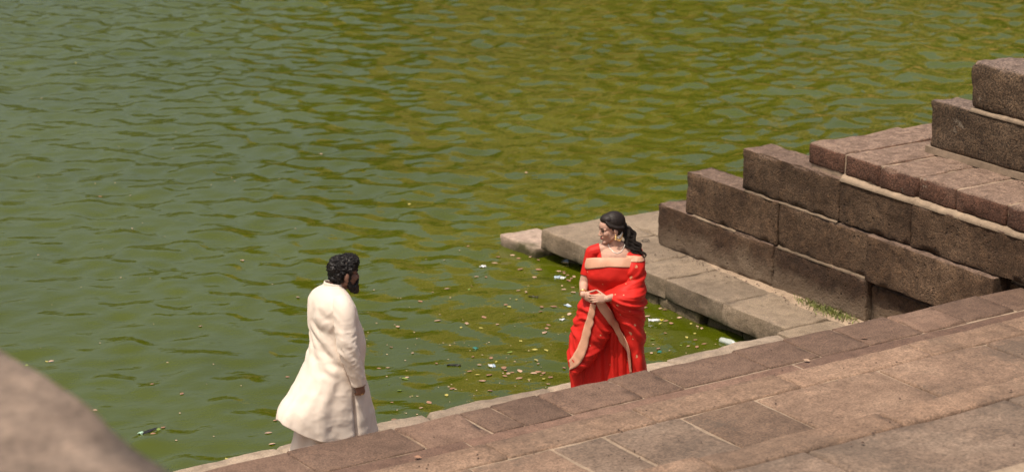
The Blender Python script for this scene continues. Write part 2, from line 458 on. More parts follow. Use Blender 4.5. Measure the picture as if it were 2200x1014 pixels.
for a, b in zip(j3[:-1], j3[1:]):
    y1_ = 11.25 + rnd.uniform(-.015, .02)
    block('slab', a + .010, b - .010, 9.41, 10.955, Z3 - 0.3, Z3 + rnd.uniform(-.008, .006), M_TREAD3, steps, r=0.022, amp=0.012, chip=0.03, seg=0.09)
for a, b in zip([2.0, 4.4, 6.0, 7.5, 8.8, 10.3, 11.9, 13.3], [4.4, 6.0, 7.5, 8.8, 10.3, 11.9, 13.3, 14.4]):
    block('slab', a + .006, b - .006, 10.965, 11.25 + rnd.uniform(-.015, .02), Z3 - 0.3, Z3 + rnd.uniform(-.004, .008), M_TREAD2F, steps, r=0.03, amp=0.014, chip=0.035, seg=0.06)

# ledge at the water's edge, where the couple stand
ledge = link('ledge', boxmesh('ledge', [(1.0, 14.4, 14.86, 16.02, -0.8, ZL - 0.02)]), M_FOOT, smooth=False)
tag(ledge, 'pale stone ledge along the water at the foot of the steps', kind='structure')
jl = [3.0, 4.3, 5.5, 6.9, 8.4, 9.8, 11.0, 12.3, 13.60]
for a, b in zip(jl[:-1], jl[1:]):
    block('slab', a + .002, b - .002, 14.87, 16.19 + rnd.uniform(-.02, .02), ZL - 0.24, ZL + rnd.uniform(-.004, .004), M_LEDGE, ledge, r=0.03, amp=0.02, chip=0.04, seg=0.06, freq=2.2)
block('slab', 13.605, 14.40, 14.87, 16.24, ZL - 0.24, ZL + 0.002, M_JETTY, ledge, r=0.012, amp=0.008, seg=0.06)

# platform running out into the water
plat = link('stone_platform', boxmesh('stone_platform', [(13.93, 15.1, 16.25, 20.05, -0.8, ZL - 0.19)]), M_FOOT, smooth=False)
tag(plat, 'low pale stone platform reaching out into the water', kind='structure')
for (a, b) in ((20.29, 19.46), (19.455, 18.68), (18.675, 18.11), (18.105, 17.2), (17.195, 16.255)):
    block('slab', 13.74 + rnd.uniform(-.008, .008), 14.62, b + .002, a - .002, ZL - 0.21, ZL + rnd.uniform(-.003, .004), M_JETTY, plat, r=0.012, amp=0.010, chip=0.03, seg=0.045, freq=5)
for (a, b, dy) in ((20.22, 19.3, 0), (19.29, 18.0, 0), (17.99, 16.25, 0)):
    block('slab', 14.63, 15.32, b, a, ZL - 0.21, ZL + rnd.uniform(-.004, .006), M_JETTY, plat, r=0.02, amp=0.014, chip=0.03, seg=0.07)
for k, (a, b, x) in enumerate(((19.0, 18.3, 13.80), (18.29, 17.62, 13.775), (17.6, 17.05, 13.86), (17.04, 16.6, 13.835), (16.59, 16.22, 13.85))):
    block('footing_stone', x, 14.2, b, a, -0.4, ZL - 0.215 - (0.03 if k > 1 else 0), M_FOOT, plat, r=0.03, amp=0.03, seg=0.05, freq=5)
tip = link('fallen_slab', stone_mesh('fallen_slab', 13.68, 14.16, 20.31, 20.98, -0.25, 0.105, r=0.008, amp=0.007, seg=0.03, seed=77, chip=0.012, freq=7), M_TIP)
tag(tip, 'pinkish stone slab lying low in the water off the platform end', 'stone slab')

# stepped wall rising on the platform
wall = link('stepped_wall', boxmesh('stepped_wall', [(14.64, 14.74, 8.0, 19.0, ZL + .01, 0.70), (14.60, 14.72, 8.0, 18.6, 0.70, 1.14), (14.60, 14.74, 8.0, 17.75, 1.14, 1.57),
                                                     (14.83, 17.4, 7.9, 16.86, -0.8, 1.60)]), M_MORTAR, smooth=False)
tag(wall, 'stepped wall of large dark granite blocks standing on the platform', 'wall')
W0 = 14.44
kw = dict(r=0.009, amp=0.009, seg=0.032, chip=0.03, freq=8.0)
for a, b in ((19.15, 17.31), (17.295, 15.95)):
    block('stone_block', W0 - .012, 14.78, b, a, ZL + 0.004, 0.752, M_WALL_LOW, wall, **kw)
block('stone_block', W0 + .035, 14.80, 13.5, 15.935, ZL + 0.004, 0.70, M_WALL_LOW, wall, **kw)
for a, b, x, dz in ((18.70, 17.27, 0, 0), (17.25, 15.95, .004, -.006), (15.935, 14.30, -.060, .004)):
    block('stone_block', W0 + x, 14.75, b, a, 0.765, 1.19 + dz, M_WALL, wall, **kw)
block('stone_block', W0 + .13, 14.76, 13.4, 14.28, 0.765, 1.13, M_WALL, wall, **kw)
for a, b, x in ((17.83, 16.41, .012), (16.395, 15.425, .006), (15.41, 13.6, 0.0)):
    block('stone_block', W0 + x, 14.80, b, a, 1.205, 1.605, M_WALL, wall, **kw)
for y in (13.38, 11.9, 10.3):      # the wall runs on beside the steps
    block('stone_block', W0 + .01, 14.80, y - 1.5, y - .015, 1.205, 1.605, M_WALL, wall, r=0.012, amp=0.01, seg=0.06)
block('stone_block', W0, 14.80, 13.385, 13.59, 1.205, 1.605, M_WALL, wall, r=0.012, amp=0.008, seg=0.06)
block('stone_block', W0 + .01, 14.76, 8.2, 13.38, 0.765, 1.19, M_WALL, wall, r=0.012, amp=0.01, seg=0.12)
# mortar squeezed out along the beds, a sloping fillet
def fillet(name, xa, za, xb, zb, y0, y1, parent, seed, m=None):
    ys = np.arange(y1, y0 + 1e-6, 0.03)
    V = []; F = []
    for i, y in enumerate(ys):
        w = float(fbm(np.array([[seed * 3.1, y * 7, 0.5]]), 3)[0]) * 0.012
        V += [(xa - 0.004 + w * .4, y, za), (xb, y, zb + w), (xb + 0.05, y, zb + w), (xb + 0.05, y, za - 0.01), (xa + 0.02, y, za - 0.012)]
    for i in range(len(ys) - 1):
        for k in range(5):
            a, b = i * 5 + k, i * 5 + (k + 1) % 5
            F.append((a, b, b + 5, a + 5))
    o = link(name, mesh(name, V, F), m or M_MORTAR, parent)
    return o
fillet('mortar', W0 - .004, 1.597, W0 + .045, 1.642, 16.42, 8.9, wall, 1)
fillet('mortar', W0 + .004, 1.184, W0 + .022, 1.205, 17.80, 16.42, wall, 2, M_MORTARD)
fillet('mortar', W0 - .010, 0.744, W0 + .008, 0.767, 17.27, 15.96, wall, 3, M_MORTARD)
fillet('mortar', W0 - .010, 0.744, W0 + .004, 0.760, 18.6, 17.9, wall, 4, M_MORTARD)
# coping slabs that floor the landing
for a, b, dz in ((16.92, 16.405, .006), (16.395, 15.91, 0), (15.895, 15.405, -.003), (15.392, 14.925, 0), (14.912, 14.305, -.004), (14.29, 13.6, 0), (13.59, 13.0, 0), (12.99, 12.3, .003), (12.29, 11.7, 0), (11.69, 11.0, .002), (10.99, 10.3, 0), (10.29, 9.6, 0), (9.59, 8.9, 0), (8.89, 8.2, .002)):
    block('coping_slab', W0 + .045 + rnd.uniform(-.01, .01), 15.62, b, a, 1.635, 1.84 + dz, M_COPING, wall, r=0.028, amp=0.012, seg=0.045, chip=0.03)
wall_m = link('mortar', boxmesh('mortar', [(W0 + .075, 17.38, 8.02, 16.885, 1.602, 1.826)]), M_MORTAR, wall, smooth=False)
for a, b in ((16.91, 16.2), (16.19, 15.2), (15.19, 13.7), (13.69, 12.4), (12.39, 10.9), (10.89, 9.5), (9.49, 8.2)):
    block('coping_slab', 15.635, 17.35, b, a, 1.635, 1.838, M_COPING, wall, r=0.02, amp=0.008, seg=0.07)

par = link('parapet', boxmesh('parapet', [(15.165, 15.46, 8.4, 16.05, 1.842, 1.905)]), M_MORTAR, smooth=False)
tag(par, 'coarse granite parapet of two stepped courses on the landing', 'parapet')
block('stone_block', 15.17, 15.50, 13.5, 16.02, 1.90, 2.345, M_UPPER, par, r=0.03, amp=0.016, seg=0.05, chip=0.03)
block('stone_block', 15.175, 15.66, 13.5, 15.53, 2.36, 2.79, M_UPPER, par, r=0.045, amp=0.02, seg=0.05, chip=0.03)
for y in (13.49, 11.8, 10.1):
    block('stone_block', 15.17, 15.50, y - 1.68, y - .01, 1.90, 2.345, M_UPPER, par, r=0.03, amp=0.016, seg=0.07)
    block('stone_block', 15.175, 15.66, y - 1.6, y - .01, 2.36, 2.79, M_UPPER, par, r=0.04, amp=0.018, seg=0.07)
fillet('mortar', 15.165, 2.335, 15.19, 2.37, 15.5, 8.6, par, 6)

near = link('parapet_block', stone_mesh('parapet_block', 0.9, 2.46, 3.4, 7.6, 4.45, 5.0, r=0.018, amp=0.012, seg=0.08, seed=91, chip=0.05, freq=2.0), M_NEAR)
tag(near, 'blurred pale stone block in the foreground at lower left', 'stone block')
link('pier', boxmesh('pier', [(1.0, 2.3, 3.5, 6.7, -0.8, 4.46)]), M_MORTAR, near, smooth=False)

# sandy dirt gathered along the foot of the wall
def dirt():
    V = []; F = []
    ys = np.arange(15.6, 19.0, 0.04)
    for y in ys:
        t = np.clip((18.6 - y) / 2.2, 0, 1)
        w = 0.03 + 0.19 * t + 0.05 * float(fbm(np.array([[y * 2.5, 1.5, 2.5]]), 3)[0])
        for k in range(7):
            u = k / 6
            x = 14.47 - w * (1 - u)
            h = 0.006 + 0.035 * t * u ** 1.3 + 0.006 * float(vn(np.array([[x * 14, y * 14, 1.0]]))[0]) * u
            V.append((x, y, ZL + 0.002 + (h if k else -0.006)))
    n = len(ys)
    for i in range(n - 1):
        for k in range(6):
            a = i * 7 + k
            F.append((a, a + 7, a + 8, a + 1))
    tag(link('sand', mesh('sand', V, F), M_SAND), 'pale sand gathered along the foot of the stepped wall', kind='stuff')
dirt()

# ------------------------------------------------------------------ far side of the tank (seen as reflections)
M_LEAFD = plain('tree_leaf', (0.045, 0.065, 0.014), rough=0.6, var=0.35)
M_BARK_SHADE = plain('bark', (0.07, 0.05, 0.035), rough=0.9, var=0.3)
def far_side():
    bank = link('far_bank', boxmesh('far_bank', [(56 + 2 * k, 58.2 + 2 * k, -40, 190, -1, 0.6 + 0.55 * k) for k in range(6)] +
                                   [(68, 300, -60, 300, -1, 3.3)]), M_OCHRE, smooth=False)
    tag(bank, 'ochre stone steps round the far side of the water', kind='structure')
    gb = link('grass_bank', mesh('grass_bank', [(-160, 90, -1), (56, 90, -1), (56, 97, 2.4), (-160, 97, 2.4), (68, 300, 2.4), (-160, 300, 2.4), (68, 97, 2.4)], [(0, 1, 2, 3), (3, 2, 6, 4, 5)]), M_LEAFD, smooth=False)
    tag(gb, 'green sloping bank on the far side of the water', kind='structure')
    hall = empty('temple_hall', (70, 36, 3.3))
    tag(hall, 'long ochre stone temple hall across the water', 'building')
    link('wall', boxmesh('wall', [(0, 14, -34, 44, 0, 20.0)]), M_OCHRE, hall, smooth=False)
    link('cornice', boxmesh('cornice', [(-0.9, 14.6, -34.6, 44.6, 20.0, 20.8), (-.4, 14, -34, 44, 20.8, 22.5)]), M_OCHRE, hall, smooth=False)
    for k in range(15):
        link('doorway_shade', boxmesh('doorway_shade', [(-0.06, 0.4, -30.4 + 5 * k, -27.8 + 5 * k, 0, 9.0), (-0.06, 0.4, -30.2 + 5 * k, -28.0 + 5 * k, 11.5, 18.0)]), M_BARK_SHADE, hall, smooth=False)  # flat dark panels; the shade of the openings is put into their colour
        link('pillar', boxmesh('pillar', [(-1.0, -0.2, -32 + 5 * k, -31 + 5 * k, -0.2, 20.0)]), M_OCHRE, hall, smooth=False)
    tower = empty('temple_tower', (69, 99, 3.3))
    tag(tower, 'tall tapering ochre temple tower across the water', 'tower')
    for k in range(9):
        s = 1 - k * 0.07
        link('tier', boxmesh('tier', [(-10 * s, 10 * s, -16 * s, 16 * s, 3.6 * k, 3.6 * k + 2.8), (-10.7 * s, 10.7 * s, -16.7 * s, 16.7 * s, 3.6 * k + 2.8, 3.6 * k + 3.6)]), M_OCHRE, tower, smooth=False)
    for k in range(9):
        s = 1 - k * 0.07
        for q in range(-3, 4):
            link('niche_shade', boxmesh('niche_shade', [(-10 * s - 0.05, -10 * s + 0.4, (4.4 * q - 1.1) * s, (4.4 * q + 1.1) * s, 3.6 * k + 0.3, 3.6 * k + 2.5)]), M_BARK_SHADE, tower, smooth=False)  # dark panels added to break up the tower, recess shade put into the colour
        for q in range(-2, 3):
            link('niche_shade', boxmesh('niche_shade', [((3.8 * q - 1.0) * s, (3.8 * q + 1.0) * s, -16 * s - 0.05, -16 * s + 0.4, 3.6 * k + 0.3, 3.6 * k + 2.5)]), M_BARK_SHADE, tower, smooth=False)
    link('ridge', boxmesh('ridge', [(-2.4, 2.4, -7, 7, 32.4, 36.5)]), M_OCHRE, tower, smooth=False)
    # trees
    def tree(loc, h, rad, seed, label):
        rs = np.random.RandomState(seed)
        t = empty('tree', loc)
        tag(t, label, 'tree', 'trees across the water')
        bm = bmesh.new()
        for (a, b, r0, r1) in [((0, 0, -0.3), (0.1, 0.1, h * 0.55), 0.32, 0.2)] + [((0.05, 0.05, h * 0.4), (rad * .6 * math.cos(q), rad * .6 * math.sin(q), h * 0.75), 0.16, 0.05) for q in (0.3, 1.7, 2.9, 4.2, 5.4)]:
            a, b = Vector(a), Vector(b)
            mtx = Matrix.Translation((a + b) / 2) @ (b - a).to_track_quat('Z', 'Y').to_matrix().to_4x4()
            bmesh.ops.create_cone(bm, segments=8, radius1=r0, radius2=r1, depth=(b - a).length, matrix=mtx)
        me = bpy.data.meshes.new('trunk'); bm.to_mesh(me); bm.free()
        link('trunk', me, M_BARK_SHADE, t)
        n = 4200
        cl = rs.normal(0, 1, (26, 3)); cl /= np.linalg.norm(cl, axis=1, keepdims=True)
        cl *= rs.uniform(0.3, 0.85, (26, 1))
        c = cl[rs.randint(0, 26, n)] + rs.normal(0, 0.17, (n, 3))
        c = c * np.array([rad, rad, h * 0.34]) + np.array([0, 0, h * 0.68])
        u = rs.normal(0, 1, (n, 3)); u /= np.linalg.norm(u, axis=1, keepdims=True)
        w = np.cross(u, rs.normal(0, 1, (n, 3))); w /= np.linalg.norm(w, axis=1, keepdims=True)
        s = rs.uniform(0.18, 0.4, (n, 1))
        V = np.stack([c - u * s, c + w * s * .5, c + u * s, c - w * s * .5], 1).reshape(-1, 3)
        link('crown', mesh('crown', V, np.arange(4 * n).reshape(-1, 4)), M_LEAFD, t, smooth=False)
    for (x, y, h, r, lb) in [(36, 107, 8, 5, 'small leafy tree at the left end of the far bank'), (44, 106, 10, 5, 'low leafy tree on the far bank, second from left'), (49, 104, 13, 5, 'leafy dark green tree on the far bank, third from left'),
                             (54, 103, 17, 5.5, 'leafy tree on the far bank, fourth from left'), (59, 102, 23, 5.5, 'tallest leafy tree left of the tower'), (58.5, 88, 11, 4, 'low leafy tree in front of the tower'),
                             (64, 80, 13, 5, 'leafy tree at the right foot of the tower'), (65, 71, 10, 4.5, 'rounded leafy tree on the right bank before the hall'), (66, 62, 14, 5, 'tall leafy tree on the right bank before the hall'),
                             (65, 50, 9, 4.5, 'low leafy tree on the right bank, second from the end'), (65, 38, 12, 5.0, 'leafy tree on the right bank at the end of the hall')]:
        tree((x, y, 2.2), h, r, 40 + int(y * 3 + x), lb)
far_side()

# ------------------------------------------------------------------ people: tools
def ellipsoid(bm, c, r, rot=None, seg=16):
    m = Matrix.Translation(Vector(c))
    if rot is not None: m = m @ rot
    m = m @ Matrix.Diagonal((*r, 1)) if len(r) == 3 else m
    bmesh.ops.create_uvsphere(bm, u_segments=seg, v_segments=max(8, seg // 2 + 2), radius=1, matrix=m)

def rcone(bm, a, b, ra, rb, seg=12):
    """tapered limb with round ends"""
    a, b = Vector(a), Vector(b)
    ax = b - a
    L = ax.length
    q = (ax.to_track_quat('Z', 'Y')).to_matrix()
    prof = []
    for k in range(5):
        t = -math.pi / 2 + k * math.pi / 8
        prof.append((ra * math.cos(t), ra * math.sin(t)))
    for k in range(5):
        t = k * math.pi / 8
        prof.append((rb * math.cos(t), L + rb * math.sin(t)))
    rings = []
    for r, h in prof:
        rings.append([bm.verts.new(a + q @ Vector((max(r, 1e-4) * math.cos(2 * math.pi * i / seg), max(r, 1e-4) * math.sin(2 * math.pi * i / seg), h))) for i in range(seg)])
    for r0, r1 in zip(rings[:-1], rings[1:]):
        for i in range(seg):
            bm.faces.new((r0[i], r0[(i + 1) % seg], r1[(i + 1) % seg], r1[i]))
    bm.faces.new(rings[0][::-1]); bm.faces.new(rings[-1])

def chain(bm, pts, rads):
    for (a, b), (ra, rb) in zip(zip(pts[:-1], pts[1:]), zip(rads[:-1], rads[1:])):
        rcone(bm, a, b, ra, rb)

def fuse(name, bm, voxel, smooth_it=4):
    """one continuous skin over overlapping volumes"""
    me = bpy.data.meshes.new(name)
    bmesh.ops.recalc_face_normals(bm, faces=bm.faces)
    bm.to_mesh(me); bm.free()
    o = bpy.data.objects.new(name, me)
    COL.objects.link(o)
    r = o.modifiers.new('r', 'REMESH'); r.mode = 'VOXEL'; r.voxel_size = voxel
    s = o.modifiers.new('s', 'SMOOTH'); s.factor = 0.5; s.iterations = smooth_it
    dg = bpy.context.evaluated_depsgraph_get()
    me2 = bpy.data.meshes.new_from_object(o.evaluated_get(dg))
    bpy.data.objects.remove(o)
    bpy.data.meshes.remove(me)
    me2.name = name
    return me2

def interp(tab, x):
    """rows (x, a, b, ...) -> smooth interpolation at x (descending or ascending x)"""
    t = np.array(sorted(tab, key=lambda r: r[0]), float)
    x = np.asarray(x, float)
    out = []
    for c in range(1, t.shape[1]):
        y = t[:, c]; xs = t[:, 0]
        m = np.gradient(y, xs)
        i = np.clip(np.searchsorted(xs, x) - 1, 0, len(xs) - 2)
        h = xs[i + 1] - xs[i]
        u = np.clip((x - xs[i]) / h, 0, 1)
        out.append((2 * u**3 - 3 * u**2 + 1) * y[i] + (u**3 - 2 * u**2 + u) * h * m[i] + (-2 * u**3 + 3 * u**2) * y[i + 1] + (u**3 - u**2) * h * m[i + 1])
    return out

def tube_grid(P):
    """P (rows, cols, 3) closed in columns -> verts, faces"""
    nr, nc, _ = P.shape
    F = []
    for i in range(nr - 1):
        for j in range(nc):
            F.append((i * nc + j, i * nc + (j + 1) % nc, (i + 1) * nc + (j + 1) % nc, (i + 1) * nc + j))
    return P.reshape(-1, 3), F

def limb_loft(path, radii, rows=70, cols=36, wr=0.004, seed=0.0, nrk=10):
    """cloth sleeve along a polyline with crosswise wrinkles"""
    path = np.array(path, float)
    seg = np.r_[0, np.cumsum(np.linalg.norm(np.diff(path, axis=0), axis=1))]
    L = seg[-1]
    s = np.linspace(0, L, rows)
    tab = [(seg[i], *path[i], radii[i]) for i in range(len(path))]
    x, y, z, r = interp(tab, s)
    C = np.stack([x, y, z], 1)
    T = np.gradient(C, axis=0); T /= np.linalg.norm(T, axis=1, keepdims=True)
    up = np.array([0.3, 1.0, 0.1])
    U = np.cross(T, up); U /= np.linalg.norm(U, axis=1, keepdims=True)
    Vv = np.cross(T, U)
    th = np.linspace(0, 2 * np.pi, cols, endpoint=False)
    P = np.zeros((rows, cols, 3))
    for j, t in enumerate(th):
        cu, su = math.cos(t), math.sin(t)
        q1 = vn(np.stack([s * 15 + seed + 1.6 * su, np.full(rows, cu * 1.1 + 5), np.full(rows, su * 1.1 + seed)], 1))
        q2 = vn(np.stack([s * 30 + seed * 2 - 2.4 * cu, np.full(rows, cu * 1.8 + 15), np.full(rows, su * 1.8 + seed)], 1))
        bend = 0.35 + 1.0 * np.exp(-((s / L - 0.52) / 0.2) ** 2) + 0.5 * np.exp(-((s / L - 0.9) / 0.12) ** 2)
        rr = r + wr * bend * ((1 - np.abs(q1) * 2.6) * 0.75 + (1 - np.abs(q2) * 2.6) * 0.35)
        P[:, j] = C + U * (rr * math.cos(t))[:, None] + Vv * (rr * math.sin(t))[:, None]
    return P

def finger(bm, base, d, up, lens, r, curl):
    """bent finger: base point, direction, palm-back normal, phalanx lengths, radius, curl per joint (radians)"""
    d = Vector(d).normalized(); up = Vector(up).normalized()
    ax = d.cross(up).normalized()
    p = Vector(base)
    pts = [p.copy()]
    for L, c in zip(lens, curl):
        d = Matrix.Rotation(-c, 3, ax) @ d
        p = p + d * L
        pts.append(p.copy())
    chain(bm, pts, [r, r * .95, r * .88, r * .75][:len(pts)])

def hand(bm, wrist, d, up, side, k=1.0, curl=(0.5, 0.6, 0.4), spread=0.10, thumb=0.5):
    """wrist point, finger direction, back-of-hand normal, side = direction towards the thumb"""
    w = Vector(wrist); d = Vector(d).normalized(); up = Vector(up).normalized(); sd = Vector(side).normalized()
    sd = (sd - d * sd.dot(d)).normalized()
    up = d.cross(sd) if d.cross(sd).dot(up) > 0 else sd.cross(d)
    pal = w + d * 0.048 * k
    rot = Matrix((d, sd, up)).transposed().to_4x4()
    ellipsoid(bm, pal, (0.052 * k, 0.040 * k, 0.016 * k), rot)
    for i, (o, L) in enumerate(((0.029, 0.94), (0.010, 1.04), (-0.009, 0.97), (-0.027, 0.78))):
        fd = d + sd * (o / 0.03) * spread
        b = w + d * (0.088 * k) + sd * (o * k)
        rcone(bm, w + d * 0.03 * k + sd * (o * .7 * k), b, 0.012 * k, 0.0095 * k)
        finger(bm, b, fd, up, [0.042 * L * k, 0.028 * L * k, 0.021 * L * k], 0.0088 * k, [c * (1 + 0.12 * i) for c in curl])
    tb = w + d * 0.022 * k + sd * 0.028 * k - up * 0.006 * k
    rcone(bm, w + d * 0.012 * k + sd * 0.012 * k, tb, 0.015 * k, 0.013 * k)
    finger(bm, tb, d * 0.75 + sd * 0.62 - up * 0.15, up, [0.038 * k, 0.030 * k, 0.022 * k], 0.0105 * k, [thumb * .4, thumb, thumb * .7])

def head(bm, o, fw, up, k=1.0, wide=1.0, ears=True):
    """o = centre between the ears, fw = where the face looks"""
    F = Vector(fw).normalized(); Uu = Vector(up); Uu = (Uu - F * Uu.dot(F)).normalized(); L = Uu.cross(F)
    rot = Matrix((F, L, Uu)).transposed().to_4x4()
    o = Vector(o)
    def p(f, l, u): return o + (F * f + L * (l * wide) + Uu * u) * k
    def e(f, l, u, a, b, c, rx=None):
        ellipsoid(bm, p(f, l, u), (a * k, b * k * wide, c * k), rot if rx is None else rot @ rx)
    e(-0.012, 0, 0.035, 0.097, 0.074, 0.088)          # skull
    e(0.022, 0, -0.035, 0.070, 0.060, 0.085)          # face
    e(0.030, 0, 0.030, 0.068, 0.062, 0.060)           # forehead
    e(0.070, 0, -0.105, 0.022, 0.024, 0.018)          # chin
    for s in (-1, 1):
        rcone(bm, p(-0.005, s * 0.056, -0.055), p(0.066, s * 0.012, -0.105), 0.018 * k, 0.016 * k)
        e(0.060, s * 0.038, -0.028, 0.026, 0.024, 0.028)   # cheek
        rcone(bm, p(0.086, s * 0.010, 0.012), p(0.070, s * 0.048, 0.010), 0.011 * k, 0.009 * k)   # brow ridge
        if ears:
            e(-0.012, s * 0.076, -0.012, 0.019, 0.009, 0.031, Matrix.Rotation(s * 0.25, 4, 'Z') @ Matrix.Rotation(0.2, 4, 'Y'))
            rcone(bm, p(-0.004, s * 0.077, -0.040), p(-0.006, s * 0.073, -0.028), 0.008 * k, 0.008 * k)
        e(0.102, s * 0.011, -0.040, 0.010, 0.008, 0.008)    # nostril wings
    rcone(bm, p(0.086, 0, 0.006), p(0.106, 0, -0.034), 0.0085 * k, 0.0115 * k)    # nose
    e(0.088, 0, -0.063, 0.013, 0.021, 0.0075)
    e(0.086, 0, -0.075, 0.013, 0.018, 0.0080)
    return p, (F, L, Uu)

def conform(name, rows, bvh, off, m, parent, origin, thick=0.004, tomat=None, push=0.3, sm=2):
    """cloth piece: grid of photo points laid onto a figure's surface (figure coordinates), given a thickness"""
    R_, C_ = len(rows), len(rows[0])
    inv = tomat.inverted()
    Pn = np.zeros((R_, C_, 3))
    eye = inv @ Vector((0, 0, CAM_H))
    for i in range(R_):
        for j in range(C_):
            px, py = rows[i][j]
            d = (inv.to_3x3() @ cam_ray(px, py)).normalized()
            h = bvh.ray_cast(eye, d)
            if h[0] is None:
                t = (Vector(origin) - eye).dot(d)
                h = bvh.find_nearest(eye + d * t)
            n = h[1]
            if n.dot(d) > 0: n = -n
            Pn[i, j] = h[0] + n * off
    for _ in range(sm):
        Q = Pn.copy()
        Q[1:-1] = (Pn[:-2] + 2 * Pn[1:-1] + Pn[2:]) / 4
        if C_ > 2: Q[:, 1:-1] = (Q[:, :-2] + 2 * Q[:, 1:-1] + Q[:, 2:]) / 4
        Pn = Q
    F = [(i * C_ + j, i * C_ + j + 1, (i + 1) * C_ + j + 1, (i + 1) * C_ + j) for i in range(R_ - 1) for j in range(C_ - 1)]
    o = link(name, mesh(name, Pn.reshape(-1, 3), F), m, parent)
    s = o.modifiers.new('t', 'SOLIDIFY'); s.thickness = thick; s.offset = 0
    return o

def strip_rows(pts, widths, n=30, cols=4):
    """photo polyline + width -> rows of points across it"""
    pts = np.array(pts, float)
    s = np.r_[0, np.cumsum(np.linalg.norm(np.diff(pts, axis=0), axis=1))]
    x, y, w = interp([(s[i], *pts[i], widths[i]) for i in range(len(pts))], np.linspace(0, s[-1], n))
    T = np.gradient(np.stack([x, y], 1), axis=0); T /= np.linalg.norm(T, axis=1, keepdims=True)
    Nn = np.stack([-T[:, 1], T[:, 0]], 1)
    return [[(x[i] + Nn[i, 0] * w[i] * (j / (cols - 1) - .5), y[i] + Nn[i, 1] * w[i] * (j / (cols - 1) - .5)) for j in range(cols)] for i in range(n)]

def strands(name, curves, r0, r1, m, parent, seg=4):
    V = []; F = []
    for c in curves:
        c = np.array(c); n = len(c)
        T = np.gradient(c, axis=0); T /= np.maximum(np.linalg.norm(T, axis=1, keepdims=True), 1e-9)
        A = np.cross(T, [0.31, 0.52, 0.79]); A /= np.maximum(np.linalg.norm(A, axis=1, keepdims=True), 1e-9)
        B = np.cross(T, A)
        b0 = len(V)
        for i in range(n):
            r = r0 + (r1 - r0) * i / (n - 1)
            for k in range(seg):
                t = 2 * math.pi * k / seg
                V.append(c[i] + (A[i] * math.cos(t) + B[i] * math.sin(t)) * r)
        for i in range(n - 1):
            for k in range(seg):
                F.append((b0 + i * seg + k, b0 + i * seg + (k + 1) % seg, b0 + (i + 1) * seg + (k + 1) % seg, b0 + (i + 1) * seg + k))
    return link(name, mesh(name, V, F), m, parent)

def smoothstep(a, b, x):
    t = np.clip((x - a) / (b - a), 0, 1)
    return t * t * (3 - 2 * t)

def bvh_of(objs):
    V = []; P = []
    for o in objs:
        b = len(V)
        V += [v.co.copy() for v in o.data.vertices]
        P += [tuple(b + i for i in p.vertices) for p in o.data.polygons]
    return BVHTree.FromPolygons(V, P)

